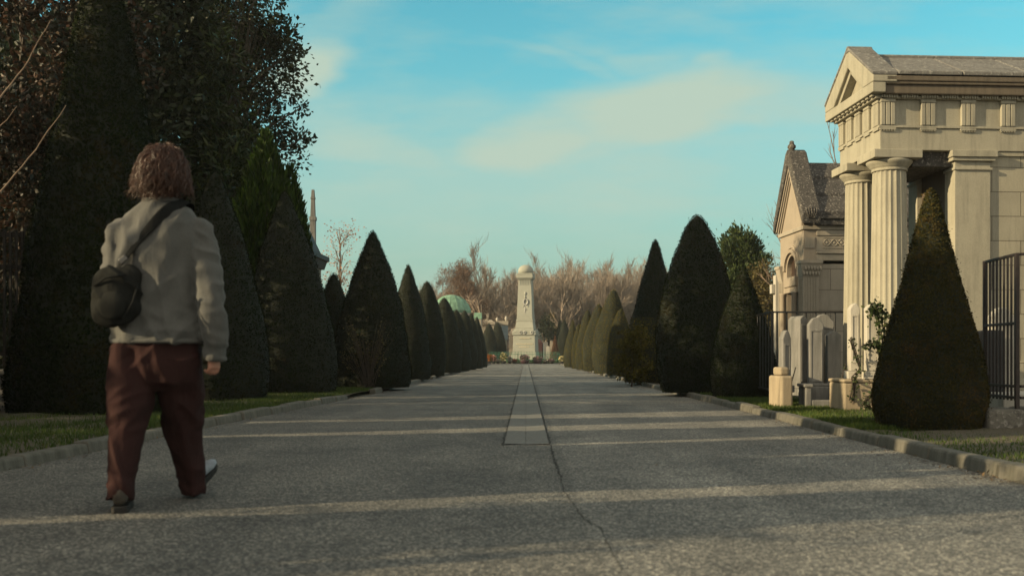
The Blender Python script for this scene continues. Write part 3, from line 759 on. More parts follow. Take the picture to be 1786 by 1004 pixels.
for s in (-1, 1):
    e = vm2 + s * (vm2 + .20)
    pl = [(e, 3.47), (e - s * .02, 3.40), (vm2 + s * .001, 4.73), (vm2 + s * .001, 5.06), (vm2 + s * .12, 4.98), (e, 3.62)]
    b.prism(pl, yz(0), -.10, .28)
part(b, 'gable_coping', MT['roof_old'], chp, .02)
b = MB()
for s in (-1, 1):
    e = vm2 + s * (vm2 + .19)
    for k in range(3): b.prism([(e - s * (.10 + k * .06), 3.42 - k * .035), (e - s * (.15 + k * .06), 3.42 - k * .035), (vm2, 4.62 - k * .11), (vm2, 4.68 - k * .11)], yz(0), -.075 + k * .022, -.001)
part(b, 'gable_moulding', MT['chapel_warm'], chp, 0)
for s in (-1, 1):
    e = vm2 + s * (vm2 + .13)
    b = MB(); b.ball((.09, e, 3.60), (.13, .075, .16), 12, 8)
    for k in range(5): b.tube([(.09 + .02 * (k - 2), e - .07, 3.50), (.09 + .05 * (k - 2), e - .085, 3.62), (.09 + .055 * (k - 2), e - .05, 3.73 - .012 * abs(k - 2))], .016, 6)
    part(b, 'acroterion', MT['roof_old'], chp, 0, True)
b = MB(); b.lathe([(.10, 4.96), (.075, 5.02), (.06, 5.06), (.085, 5.09), (.085, 5.13), (.05, 5.17), (.045, 5.22), (.025, 5.235)], 14, (.0, vm2, 0))
b.tube([(.0, vm2 - .11, 5.08), (.0, vm2, 5.11), (.0, vm2 + .11, 5.08)], .03, 8); part(b, 'finial', MT['roof_old'], chp, 0, True)

# ------------------------------------------------------------------ graves, railings and walls on the sunlit side
def stele(label, X, Y, z0, wdt, dep, h, mat, rz=0, peak=.06, recess=True, nm='headstone', cat='gravestone', tilt=0, holes=False):
    r_ = thing(nm, label, cat, (X, Y, z0), rz, None); r_.rotation_euler = (0, R(tilt), rz)
    b = MB()
    hh = h - peak
    poly = [(-wdt / 2, 0), (wdt / 2, 0), (wdt / 2, hh), (wdt * .2, h - peak * .15), (0, h), (-wdt * .2, h - peak * .15), (-wdt / 2, hh)]
    b.prism(poly, lambda a, z, d: Vector((a, d, z)), 0, dep)
    b.build('slab', mat, r_, bevel=.012)
    if recess:
        b = MB(); q = wdt * .5 - .028
        b.box(-q - .008, q + .008, -.010, -.001, .10, .135); b.box(-q - .008, q + .008, -.010, -.001, hh - .10, hh - .07)
        b.box(-q - .008, -q + .008, -.009, -.001, .136, hh - .101); b.box(q - .008, q + .008, -.009, -.001, .136, hh - .101)
        b.build('raised_border', mat, r_, bevel=.003)
    b = MB(); b.box(-wdt / 2 - .035, wdt / 2 + .035, -.035, dep + .035, -.10, -.001); b.build('foot', mat, r_, bevel=.008)
    return r_
def px(px_, Y): return (px_ - CX) / F * Y
def pz(py_, Y): return EYE - (py_ - CY) / F * Y
# plinth with two tall pale pillars and ivy
Yq = 12.5
r_ = thing('grave_plinth', 'warm rendered block carrying two tall pale pillar stones, with climbing stems', 'plinth', (px(1505, Yq), Yq, 0))
b = MB(); b.box(-.235, .52, .0, .62, -.05, .43); b.box(-.25, .535, -.015, .635, .431, .475); b.build('block', MT['plinth'], r_, bevel=.03)
stele('tall pale pillar stone, first on the plinth beside the fluted column', px(1499, Yq), Yq + .16, .575, .125, .19, pz(527, Yq) - .575, MT['grave_pale'], R(-6), .07)
stele('tall pale pillar stone wrapped in ivy, beside the nearest yew', px(1524, Yq), Yq + .02, .575, .165, .20, pz(529, Yq) - .575, MT['grave_pale'], R(-6), .06)
# shaded group behind the railing
Yg = 14.2
stele('mottled grey slab seen edge-on with a hollow near its top', px(1402, Yg), Yg, .30, .12, .30, pz(550, Yg) - .30, MT['grave_grey'], R(20), .05)
stele('smooth grey pointed headstone in the middle of the shaded group', px(1415, Yg), Yg - .25, .30, .20, .18, pz(553, Yg - .2) - .30, MT['grave_grey'], R(-5), .10)
stele('dark headstone with a peaked top, behind the smooth pointed one', px(1437, Yg + .3), Yg + .3, .30, .30, .16, pz(547, Yg + .3) - .30, MT['grave_grey'], R(-4), .12)
stele('low dark headstone beside the base of the fluted column', px(1455, Yg - .1), Yg - .1, .30, .19, .15, pz(577, Yg) - .30, MT['grave_grey'], R(-4), .06, recess=False)
stele('slim rounded headstone catching the sun near the railing post', px(1373, Yg - .3), Yg - .3, .36, .125, .14, pz(576, Yg) - .36, MT['grave_grey'], R(12), .12)
Yt = 13.5
r_ = thing('stone_trough', 'low open stone trough in front of the shaded headstones', 'trough', (px(1438, Yt), Yt, 0), R(-3))
b = MB(); b.box(-.25, .27, .0, .45, -.05, .06); b.box(-.25, -.17, .0, .45, .061, .34); b.box(.19, .27, .0, .45, .061, .34); b.box(-.169, .189, .38, .45, .061, .34); b.box(-.169, .189, 0.0, .05, .061, .17)
b.build('basin', MT['grave_grey'], r_, bevel=.015)
b = MB(); b.box(-.27, .29, .40, .47, .341, .385); b.box(-.27, -.15, -.02, .399, .341, .385); b.build('rim', MT['grave_grey'], r_, bevel=.012)
Yw = 13.5
r_ = thing('grave_block', 'sun-caught stone stump at the foot of the railing post', 'plinth', (px(1373, Yw), Yw, 0), R(6))
b = MB(); b.box(-.085, .085, 0, .5, -.05, pz(655, Yw)); b.build('block', MT['plinth'], r_, bevel=.03)
b = MB(); b.box(-.06, .07, .1, .4, pz(655, Yw) + .001, pz(640, Yw)); b.build('broken_top', MT['plinth'], r_, bevel=.03)
# white cross pillar beyond the chapel
Yc = 22.5
r_ = thing('stone_cross', 'pale stone cross pillar standing beside the arched chapel front', 'cross', (px(1358, Yc), Yc, 0))
b = MB(); b.box(-.10, .12, -.1, .1, 0, pz(480, Yc)); b.box(-.16, .16, -.13, .13, 0, .6); b.build('shaft', MT['grave_pale'], r_, bevel=.015)
for xa, xb in ((-.18, -.101), (.121, .20)): b = MB(); b.box(xa, xb, -.09, .09, pz(512, Yc), pz(496, Yc)); b.build('arm', MT['grave_pale'], r_, bevel=.01)

def iron_fence(name, label, p0, p1, z0, z1, nbar, rbar, posts=(0, 1), mat='iron', rails=(0, 1), group=None, rr_=.018, spear=0):
    (x0, y0), (x1, y1) = p0, p1
    L = math.hypot(x1 - x0, y1 - y0)
    r_ = thing(name, label, 'railing', (x0, y0, 0), math.atan2(y1 - y0, x1 - x0), group)
    for f in rails: b = MB(); z = z0 + (z1 - z0) * f; b.box(0, L, -rr_, rr_, z - rr_ * .7, z + rr_ * .7); b.build('rail', MT[mat], r_, bevel=.003)
    for k in range(nbar):
        x = L * (k + .5) / nbar; b = MB()
        b.tube([(x, 0, z0 - .03), (x, 0, z1 + spear * .5)], rbar, 6)
        if spear: b.tube([(x, 0, z1 + spear * .5), (x, 0, z1 + spear * .7), (x, 0, z1 + spear)], [rbar, rbar * 2, .002], 6)
        b.build('bar', MT[mat], r_)
    for f in posts:
        b = MB(); b.box(L * f - .019, L * f + .019, -.019, .019, 0, z1 + .012); b.build('post', MT[mat], r_, bevel=.004)
    return r_
Yf = 15.2
iron_fence('iron_railing', 'black iron railing with a flat top rail in front of the chapel', (px(1347, Yf), Yf), (px(1352, Yf) + 1.6, Yf + .05), .25, pz(544, Yf), 11, .012, (0, 1))
iron_fence('iron_railing', 'short return of black railing running back beside the squat yew', (px(1347, Yf) - .02, Yf + .04), (px(1345, Yf) + .1, Yf + 1.6), .25, pz(544, Yf), 6, .012, (1,))
# wall stones and the tall grave grille at the right edge
gx, gy = px(1774, 9.45), 9.45
r_ = thing('grave_wall', 'low mossy rough stone kerb wall under the tall iron grille', 'wall', (px(1726, 9.3), 9.3, 0))
rr = random.Random(5); x = 0
b = MB()
while x < 1.6:
    wd = rr.uniform(.3, .5); hh = rr.uniform(.235, .275)
    b.frustum(x, x + wd - .015, 0 + rr.uniform(-.02, .02), .6, -.05, x + .015, x + wd - .025, .02 + rr.uniform(0, .03), .6, hh); x += wd
ob = b.build('rough_stones', MT['boulder'], r_, bevel=.04)
iron_fence('iron_grille', 'tall rusty iron grave grille running back from the corner post', (gx, gy), (px(1718, 10.25), 10.25), pz(690, 9.9), pz(446, 9.6), 9, .011, (0, 1), 'rust', (0, .08, .52, 1))
g2_ = iron_fence('iron_grille', 'rusty iron grave grille with hanging chain along the wall front', (gx + .03, gy), (gx + 1.2, gy - .12), pz(690, 9.9), pz(446, 9.6), 6, .011, (1,), 'rust', (0, .08, 1))
b = MB()
for k in range(16):
    zc = pz(470, 9.5) - k * .055; xc = .07 + .02 * math.sin(k * .8)
    b.tube([(xc + .022 * math.cos(a) * (1 if k % 2 else .35), -.03 + .02 * math.cos(a) * (.3 if k % 2 else 1), zc + .038 * math.sin(a)) for a in np.linspace(0, 2 * math.pi, 9)], .006, 5)
b.build('chain', MT['rust'], g2_)
stele('white-grey rounded stele behind the tall iron grille', px(1752, 10.9), 10.9, .33, .22, .2, pz(535, 10.9) - .33, MT['grave_pale'], R(-4), .10)
stele('dark upright slab behind the tall iron grille', px(1731, 10.7), 10.7, .22, .26, .12, pz(575, 10.7) - .22, MT['slate'], 0, .01, recess=False)
r_ = thing('grave_ledger', 'flat pale grave ledger on the ground inside the iron grille', 'grave', (px(1775, 10.2), 10.2, 0))
b = MB(); b.box(-.15, 1.0, 0, .8, .2, .38); b.build('slab', MT['grave_pale'], r_, bevel=.015)
b = MB(); b.box(-.2, 1.05, -.05, .85, -.05, .199); b.build('base', MT['grave_grey'], r_, bevel=.015)

# ------------------------------------------------------------------ broadleaf and conifer trees
def leaf_tree(name, label, X, Y, clumps, n, ll, lw, mat, seed, cat='tree', trunk_h=None, droop=-.2, bark='bark', tr=.13, spread=.5, group=None, shell=.35):
    """clumps: (dx, dy, z, rx, rz) about the base; leaves fill the clumps unevenly, twigs carry them"""
    r_ = thing(name, label, cat, (X, Y, 0), group=group)
    rng = np.random.default_rng(seed); rr = random.Random(seed)
    vol = np.array([c[3] ** 2 * c[4] for c in clumps]) ** .85; cnt = np.maximum((n * vol / vol.sum()).astype(int), 4)
    Vs = []; Qs = []; k0 = 0; tb = MB()
    zt = trunk_h or min(c[2] for c in clumps)
    tb.tube([(0, 0, -.05), (.03, .02, zt * .5), (0, .03, zt)], [tr, tr * .8, tr * .65], 8)
    zmax = max(c[2] for c in clumps)
    tb.tube([(0, .03, zt - .05), (.05, 0, (zt + zmax) / 2), (0, 0, zmax)], [tr * .65, tr * .4, tr * .1], 7)
    for (dx, dy, cz, rx, rz_), k in zip(clumps, cnt):
        hub = Vector((0, 0, max(zt * .9, cz - .6 * math.hypot(dx, dy) - .3)))
        tip = Vector((dx, dy, cz))
        mid = hub.lerp(tip, .55) + Vector((rr.gauss(0, .08), rr.gauss(0, .08), .1))
        tb.tube([hub, mid, tip], [tr * .32, tr * .2, tr * .07], 5)
        # leaf sprays inside the clump: small sub-centres
        ns = max(3, k // 26)
        d = unit(rng.normal(size=(ns, 3))); rad = rng.random(ns) ** shell
        sub = d * rad[:, None] * np.array([rx, rx, rz_]) + np.array([dx, dy, cz])
        for q in range(min(ns, 14)):
            tb.tube([tip, (tip + Vector(sub[q])) / 2 + Vector((0, 0, .03)), sub[q]], [tr * .06 + .004, .005, .003], 3)
        idx = rng.integers(0, ns, k)
        P = sub[idx] + rng.normal(0, 1, (k, 3)) * (np.array([rx, rx, rz_]) * .16 * spread * 2 + .02)
        A = unit(P - np.array([dx, dy, cz - rz_ * .3])) + rng.normal(0, .7, (k, 3)); A[:, 2] += droop
        s = rng.uniform(.6, 1.3, k)
        v, q_ = leaves(P, A, ll * s, lw * s, rng); Vs.append(v); Qs.append(q_ + k0); k0 += len(v)
    tb.build('trunk', MT[bark], r_, True)
    np_obj('crown', np.concatenate(Vs), np.concatenate(Qs), MT[mat], None, r_)
    return r_

def blob_clumps(seed, n, zlo, zhi, rfun, cr, flat=1.0, yr=1.0):
    rr = random.Random(seed); out = []
    for i in range(n):
        z = zlo + (zhi - zlo) * (i + rr.random()) / n
        a = rr.uniform(0, 2 * math.pi); f = rr.random() ** .5 * rfun((z - zlo) / (zhi - zlo))
        c = cr * rr.uniform(.65, 1.25)
        out.append((math.cos(a) * f, math.sin(a) * f * yr, z, c, c * flat))
    return out

# dark mass on the left: separate trees
leaf_tree('russet_tree', 'russet leaved tree with dry branches beyond the paling at the upper left corner', px(35, 15.2), 15.2,
          blob_clumps(3, 26, 2.2, 7.6, lambda f: 1.0 + .35 * math.sin(f * 3), .6), 24000, .10, .055, 'redleaf', 31)
leaf_tree('laurel_tree', 'long leaved evergreen with drooping glossy leaves above the head of the person', px(322, 22.5), 22.5,
          blob_clumps(5, 34, 2.2, 7.7, lambda f: 1.15 - .25 * f, .55), 16000, .20, .038, 'laurel', 32, droop=-.5).scale = (1.28, 1.28, 1.28)
leaf_tree('holm_oak', 'small leaved evergreen with a ragged open edge against the sky', px(424, 24.4), 24.4,
          blob_clumps(8, 40, 2.6, 7.3, lambda f: .95 + .1 * math.sin(f * 6.2), .50) +
          [(1.0, -.2, 5.95, .30, .22), (1.15, 0, 5.6, .25, .2), (1.0, .2, 4.95, .30, .28), (.9, 0, 6.7, .28, .25), (.72, 0, 7.3, .3, .3), (.5, 0, 7.9, .35, .3), (-.3, 0, 8.0, .5, .4), (.2, 0, 8.3, .4, .35), (.7, .1, 8.4, .22, .2)],
          24000, .10, .058, 'smallleaf', 33, spread=.66).scale = (1.22, 1.22, 1.22)
leaf_tree('evergreen_tree', 'deep green evergreen filling the gap behind the yew spire', px(240, 22), 22,
          blob_clumps(11, 34, 1.2, 8.6, lambda f: 2.0 - .8 * f, .95), 26000, .17, .085, 'darkleaf', 34, spread=.6)
leaf_tree('evergreen_tree', 'deep green evergreen behind the dark paling at the far left', px(20, 21), 21,
          blob_clumps(12, 34, .8, 8.2, lambda f: 2.2 - .6 * f, .95), 26000, .17, .085, 'darkleaf', 35)
leaf_tree('evergreen_tree', 'deep green evergreen low behind the bright conifer', px(390, 26), 26,
          blob_clumps(13, 22, .8, 6.6, lambda f: 1.3 - .6 * f, .85), 9000, .13, .07, 'darkleaf', 36)
leaf_tree('evergreen_tree', 'loose leaved evergreen added unseen to dapple the light, behind the nearer yews of the shady row', -8.4, 1.75, blob_clumps(71, 20, 1.8, 4.6, lambda f: 1.0, .5), 900, .12, .07, 'darkleaf', 37)  # out of view, added to break up the sun on the person
leaf_tree('evergreen_tree', 'round-headed evergreen on a clear trunk, added unseen to shade the nearest sunlit-side cone, behind the nearer yews of the shady row', -8.6, 5.5, blob_clumps(73, 18, 4.3, 5.9, lambda f: .8, .5), 6000, .13, .08, 'darkleaf', 38)  # unseen crown set high to throw shade on the nearest right-hand cone
leaf_tree('evergreen_tree', 'wide unseen evergreen added beyond the paling to shade the yew spire', -11, 11.7, blob_clumps(75, 34, .8, 5.9, lambda f: 1.7 - .5 * f, .8), 12000, .15, .08, 'darkleaf', 39)  # unseen, put in to shade the spire, paling and russet tree
leaf_tree('evergreen_tree', 'dark evergreen behind the paling, filling the left edge under the russet tree', -9.9, 17.6, blob_clumps(77, 30, .8, 6.3, lambda f: 1.2 - .4 * f, .8), 14000, .14, .08, 'darkleaf', 40)
# thin reed-like sprigs, sunlit, over the laurel
b = MB(); rr = random.Random(4)
r_ = thing('bare_thicket', 'bundle of thin upright bare twigs topping the small leaved evergreen', 'tree', (px(390, 23.2), 23.2, 0)); r_.scale = (1.2, 1.2, 1.2)
for k in range(90):
    a = rr.uniform(-1, 1); x0 = rr.gauss(0, .1)
    b.tube([(x0 * .3, rr.gauss(0, .05), .0 if k < 4 else 3.5), (x0 + a * .2, rr.gauss(0, .15), 5.4), (x0 + a * .75, rr.gauss(0, .3), rr.uniform(6.6, 8.2))], [.03 if k < 4 else .012, .010, .004], 4)
b.build('stems', MT['bark'], r_)

# bright feathery conifer
def thuja(label, X, Y, lobes, n, seed, mat='thuja'):
    r_ = thing('bright_conifer', label, 'conifer', (X, Y, 0)); rng = np.random.default_rng(seed)
    Vs = []; Qs = []; k0 = 0; tb = MB()
    for dx, dy, Hh, Rr in lobes:
        tb.tube([(dx * .3, dy, -.05), (dx, dy, Hh * .8)], [.10, .02], 7)
        k = int(n * Hh * Rr); tv = 1 - np.sqrt(rng.random(k)) ; tv = np.clip(tv * 1.05, 0, 1)
        ph = rng.uniform(0, 2 * np.pi, k)
        prof = np.interp(tv, [0, .1, .3, .5, .7, .85, 1], [.8, .97, 1, .9, .66, .38, .02]) * Rr
        lump = 1 + .10 * np.sin(ph * 7 + tv * 4) + .06 * np.sin(ph * 13 - tv * 9)
        r0 = prof * lump * rng.uniform(.8, 1.02, k)
        P = np.stack([dx + r0 * np.cos(ph), dy + r0 * np.sin(ph), .1 + tv * (Hh - .15)], 1)
        A = np.stack([np.cos(ph) * .32, np.sin(ph) * .32, np.ones(k)], 1) + rng.normal(0, .16, (k, 3))
        rad = np.stack([np.cos(ph), np.sin(ph), np.zeros(k)], 1) + rng.normal(0, .8, (k, 3))
        s = rng.uniform(.6, 1.3, k)
        v, q_ = leaves(P, A, .20 * s, .05 * s, rng, up=rad); Vs.append(v); Qs.append(q_ + k0); k0 += len(v)
    tb.build('trunk', MT['bark'], r_, True)
    np_obj('crown', np.concatenate(Vs), np.concatenate(Qs), MT[mat], None, r_)
    return r_
thuja('bright green feathery conifer rising between two dark yew cones', px(464, 19.9), 19.9, [(0, 0, pz(236, 19.9), .80), (.42, .3, pz(292, 19.9), .48), (-.3, .25, pz(296, 19.9), .55)], 5200, 51)

def fir(name, label, X, Y, z0, Hh, Rr, n, mat, seed, tufts=26):
    r_ = thing(name, label, 'tree', (X, Y, 0)); rng = np.random.default_rng(seed); rr = random.Random(seed)
    tb = MB(); tb.tube([(0, 0, -.1), (0, 0, z0 + Hh * .8)], [.2, .04], 7); Vs = []; Qs = []; k0 = 0
    for i in range(tufts):
        f = (i + rr.random()) / tufts; z = z0 + Hh * .85 * f; a = i * 2.4 + rr.uniform(-.4, .4)
        ext = Rr * (1 - .55 * f ** 1.3) * rr.uniform(.65, 1.1)
        p0 = Vector((0, 0, z - .3)); p1 = Vector((math.cos(a) * ext, math.sin(a) * ext, z + ext * .55))
        tb.tube([p0, p0.lerp(p1, .5) - Vector((0, 0, .1)), p1], [.05, .03, .01], 4)
        k = n // tufts; u = rng.random(k) ** .7
        base = np.array(p0) + (np.array(p1) - np.array(p0)) * u[:, None]
        w_ = (.34 * (1 - u) + .10) * Rr * .55
        P = base + rng.normal(0, 1, (k, 3)) * w_[:, None]
        d = np.array((p1 - p0).normalized()); A = d * .6 + unit(P - base) * .6 + np.array([0, 0, .5]) + rng.normal(0, .3, (k, 3))
        s = rng.uniform(.6, 1.3, k); v, q_ = leaves(P, A, .17 * s, .07 * s, rng); Vs.append(v); Qs.append(q_ + k0); k0 += len(v)
    tb.build('trunk', MT['bark'], r_, True); np_obj('crown', np.concatenate(Vs), np.concatenate(Qs), MT[mat], None, r_)
fir('fir_tree', 'upswept green fir standing behind the tallest sunlit-side yew', px(1294, 42), 42, 2.2, pz(383, 42) - 2.5, 1.65, 13000, 'firleaf', 61, 34)
leaf_tree('olive_tree', 'olive brown leafy tree between the fir and the chapel', px(1338, 38), 38, blob_clumps(21, 20, 1.2, pz(470, 38), lambda f: .85 - .3 * f, .5), 9000, .09, .06, 'olive', 62)
leaf_tree('round_bush', 'round dark green tree just right of the monument', px(956, 112), 112, blob_clumps(22, 16, 2.6, 4.6, lambda f: .8, .7), 4000, .16, .1, 'darkleaf', 63)
leaf_tree('golden_bush', 'golden lit small tree peeping over the round dark green one', px(962, 122), 122, blob_clumps(23, 10, 3.4, 5.6, lambda f: .9, .6), 2500, .16, .1, 'olive', 64)

# shrubs at the feet of the yews
leaf_tree('shaggy_shrub', 'shaggy yellow-green shrub at the kerb before the bronzed yew', px(1098, 25.2), 24.8, blob_clumps(31, 16, .25, 1.35, lambda f: .42 - .2 * f, .22), 6000, .055, .03, 'yew_warm', 65, cat='shrub', tr=.03)
r_ = thing('twiggy_shrub', 'nearly bare twiggy shrub growing out of the broad pointed yew', 'shrub', (px(640, 21.2), 21.3, 0)); rr = random.Random(9); b = MB()
P_ = []
for k in range(46):
    a = rr.uniform(0, 6.28); e = rr.uniform(.25, .62); z = rr.uniform(.7, 1.55)
    p2 = Vector((math.cos(a) * e, math.sin(a) * e * .5 - .12, z))
    b.tube([(rr.gauss(0, .04), rr.gauss(0, .03), 0), (p2.x * .5, p2.y * .5 - .05, z * .6), p2], [.009, .006, .003], 4); P_.append(p2)
b.build('stems', MT['bark'], r_)
rng = np.random.default_rng(71); k = 700; idx = rng.integers(0, len(P_), k); f_ = rng.uniform(.55, 1.05, k)[:, None]
P = np.array([P_[i] for i in idx]) * f_ + rng.normal(0, .03, (k, 3)); s = rng.uniform(.6, 1.2, k)
v, q_ = leaves(P, rng.normal(size=(k, 3)), .05 * s, .03 * s, rng); np_obj('foliage', v, q_, MT['olive'], None, r_)

# long dry stems arching in from the left edge
def stem(name, label, pts, r0):
    r_ = thing(name, label, 'shrub', pts[0]); b = MB(); p0 = Vector(pts[0]); q = [Vector(p) - p0 for p in pts]
    fine = []
    for i in range(len(q) - 1):
        for k in range(5): fine.append(q[i].lerp(q[i + 1], k / 5) + Vector((random.gauss(0, .006), random.gauss(0, .006), random.gauss(0, .006))))
    fine.append(q[-1]); n_ = len(fine)
    b.tube(fine, [r0 * (1 - .8 * i / n_) for i in range(n_)], 6); b.build('stem', MT['stick'], r_, True)
Ys = 10.6
stem('dry_stem', 'long pale dry stem arching up before the yew spire, lower of two', [at(-190, 735, Ys), at(-110, 480, Ys), at(0, 336, Ys), at(62, 262, Ys), at(115, 184, Ys)], .017)
stem('dry_stem', 'long pale dry stem in the upper left, highest of the arching stems', [at(-230, 735, Ys), at(-150, 400, Ys), at(0, 175, Ys), at(50, 105, Ys), at(88, 36, Ys)], .017)
stem('dry_stem', 'short dry twig crossing low at the left edge below the arching stems', [at(-120, 735, 11), at(-60, 330, 11), at(0, 222, 11), at(30, 185, 11)], .013)

# paling and stone post at the left edge
Yp = 12.9
r_ = thing('paling_fence', 'dark weathered paling fence at the left edge under the trees', 'fence', (px(-90, Yp), Yp, 0), R(2))
z1 = pz(398, Yp)
for z in (.8, z1 - .08, z1 - .5): b = MB(); b.box(0, .99, -.025, .02, z - .03, z + .03); b.build('rail', MT['wood'], r_)
for k in range(13):
    b = MB(); x = .03 + k * .076; b.box(x, x + .034, -.045, -.026, .55, z1 - .02 + random.uniform(-.04, .02)); b.build('pale', MT['wood'], r_, bevel=.003)
b = MB(); b.box(.99, 1.06, -.06, .03, 0, z1 + .02); b.build('post', MT['wood'], r_, bevel=.006)
r_ = thing('gate_pier', 'low grey stone pier below the paling fence at the left edge', 'pier', (px(-8, 12.4), 12.4, 0))
b = MB(); b.box(-.36, .30, 0, .4, -.05, .52); b.box(-.40, .34, -.04, .44, .521, .60); b.build('block', MT['grave_grey'], r_, bevel=.02)

# ivy on the pale pillars and loose climbing stems
def ivy(label, pts, spread, n, seed, name='ivy', ls=.05):
    r_ = thing(name, label, 'climber', tuple(pts[0])); rng = np.random.default_rng(seed); rr = random.Random(seed)
    o0 = Vector(pts[0]); q = [Vector(p) - o0 for p in pts]; b = MB()
    for s_ in range(3): b.tube([p + Vector((rr.gauss(0, .02), rr.gauss(0, .01), rr.gauss(0, .02))) for p in q], [.009 * (1 - .6 * i / len(q)) + .002 for i in range(len(q))], 5)
    seg = rng.integers(0, len(q) - 1, n); f_ = rng.random((n, 1)); A_ = np.array(q)
    P = A_[seg] * (1 - f_) + A_[seg + 1] * f_ + rng.normal(0, 1, (n, 3)) * np.array([spread, spread * .5, spread]); P[:, 1] -= spread * .4
    s = rng.uniform(.5, 1.3, n); A = rng.normal(0, .6, (n, 3)) + np.array([0, -.5, -.4])
    v, q_ = leaves(P, A, ls * s, ls * .8 * s, rng); b.build('stems', MT['bark'], r_); np_obj('foliage', v, q_, MT['ivy'], None, r_)
Yi = 12.45
ivy('ivy mat hanging over the top of the second pale pillar', [at(1545, 660, Yi), at(1540, 590, Yi), at(1535, 545, Yi), at(1522, 532, Yi)], .045, 520, 81)
ivy('ivy spray across the middle of the pale pillars', [at(1540, 610, Yi), at(1528, 598, Yi - .02), at(1505, 603, Yi - .02)], .025, 120, 82)
ivy('leafy stems tangled between the two pale pillars', [at(1487, 700, 12.48), at(1490, 660, 12.48), at(1500, 645, 12.48), at(1484, 590, 12.5)], .03, 150, 83, ls=.035)
ivy('leafy stems in front of the warm plinth beside the nearest yew', [at(1530, 725, 12.3), at(1515, 712, 12.35), at(1505, 700, 12.35), at(1535, 675, 12.38)], .035, 170, 84, ls=.04)
ivy('dry climbing stem beside the stone trough', [at(1455, 720, 13.2), at(1462, 690, 13.3), at(1470, 660, 13.35), at(1478, 640, 13.4)], .035, 130, 85, ls=.035)
b = MB(); r_ = thing('fallen_branch', 'thin dark branch leaning from the grass to the grey slab', 'branch', tuple(at(1345, 708, 14)))
o0 = at(1345, 708, 14); b.tube([at(1345, 708, 14) - o0, at(1365, 690, 13.9) - o0, at(1380, 668, 13.9) - o0, at(1388, 640, 14) - o0], [.016, .014, .011, .006], 6); b.build('stem', MT['bark'], r_, True)

# pink budded tree and slate-roofed tomb behind the dark row
leaf_tree('budding_tree', 'small sparse tree with pinkish buds behind the broad yew', px(592, 33), 33, blob_clumps(41, 26, 2.2, pz(395, 33), lambda f: .75 - .3 * f, .4), 900, .06, .05, 'blossom', 66, spread=.9, bark='stick', tr=.06)
Ym = 30
mz = lambda y: pz(y, Ym)
r_ = thing('slate_tomb', 'tall narrow tomb with steep slate roof and dark cornice, behind the bright conifer', 'tomb', (px(561, Ym) - .36, Ym, 0), R(-2))
b = MB(); b.box(-1.7, -.06, 0, 1.7, -.05, mz(462)); b.build('wall', MT['grave_pale'], r_, bevel=.01)
b = MB(); b.box(-.06, .02, -.03, .12, 0, mz(462)); b.box(-1.72, -1.6, -.03, .12, 0, mz(462)); b.build('corner_strip', MT['slate'], r_, bevel=.01)
b = MB(); b.frustum(-1.75, .03, -.06, 1.76, mz(462), -1.84, .10, -.14, 1.84, mz(447)); b.box(-1.90, .16, -.2, 1.9, mz(446.8), mz(438)); b.build('cornice', MT['slate'], r_, bevel=.01)
b = MB(); b.frustum(-1.74, -.02, 0, 1.7, mz(437.8), -1.2, -.62, .5, 1.2, mz(355)); b.build('roof', MT['slate'], r_, bevel=.01)
b = MB(); b.box(-1.0, -.8, .7, .9, mz(355), mz(330)); b.build('finial', MT['slate'], r_)
r_ = thing('stone_pinnacle', 'pale stone pinnacle showing above the slate roof', 'pinnacle', (px(546, 34), 34, 0))
b = MB(); b.box(-.09, .09, -.09, .09, 0, pz(385, 34)); b.build('shaft', MT['grave_grey'], r_, bevel=.01)
b = MB(); b.box(-.11, .11, -.11, .11, pz(384.9, 34), pz(378, 34)); b.frustum(-.08, .08, -.08, .08, pz(377.9, 34), -.06, .06, -.06, .06, pz(348, 34)); b.box(-.075, .075, -.075, .075, pz(347.8, 34), pz(344, 34)); b.frustum(-.06, .06, -.06, .06, pz(343.8, 34), -.045, .045, -.045, .045, pz(331, 34)); b.build('cap', MT['grave_grey'], r_, bevel=.01)

# ------------------------------------------------------------------ leafless trees
def bare_tree_mesh(seed, Hh, spread, mat, twig=.014, dense=1.0, lean=0, pale=None):
    rr = random.Random(seed); tb = MB(); bb = MB()
    def grow(p, d, L, r, depth, store):
        pts = [p]; q = p.copy(); dd = d.copy(); k = 4 if depth < 2 else 3
        for i in range(k):
            dd = (dd + Vector((rr.gauss(0, .13), rr.gauss(0, .13), rr.gauss(.05, .09)))).normalized(); q = q + dd * (L / k); pts.append(q.copy())
        store.tube(pts, [max(r * (1 - .6 * i / k), twig * .35) for i in range(k + 1)], 6 if depth == 0 else (4 if depth < 3 else 3))
        if depth >= 4: return
        nch = [7, 5, 5, 4][depth]; nch = max(2, int(nch * dense * rr.uniform(.8, 1.25)))
        for c_ in range(nch):
            f = rr.uniform(.32 if depth else .30, 1.0); j = min(int(f * k), k - 1); bp = pts[j].lerp(pts[j + 1], f * k - j)
            a = rr.uniform(0, 6.283); u = dd.orthogonal().normalized(); v_ = dd.cross(u)
            ang = rr.uniform(.3, .8) * spread; nd = (dd * math.cos(ang) + (u * math.cos(a) + v_ * math.sin(a)) * math.sin(ang)); nd.z += .18; nd.normalize()
            grow(bp, nd, L * rr.uniform(.42, .66), max(r * .5, twig * .5), depth + 1, bb)
    grow(Vector((0, 0, -.1)), Vector((lean, 0, 1)).normalized(), Hh * .56, Hh * .013 + .03, 0, tb)
    return tb, bb
def bare_tree(label, loc, seed, Hh, spread, mat='bark_pale', group=None, name='bare_tree', **k):
    r_ = thing(name, label, 'tree', loc, group=group); tb, bb = bare_tree_mesh(seed, Hh, spread, mat, **k)
    tb.build('trunk', MT[mat], r_, True); bb.build('crown', MT[mat], r_); return r_
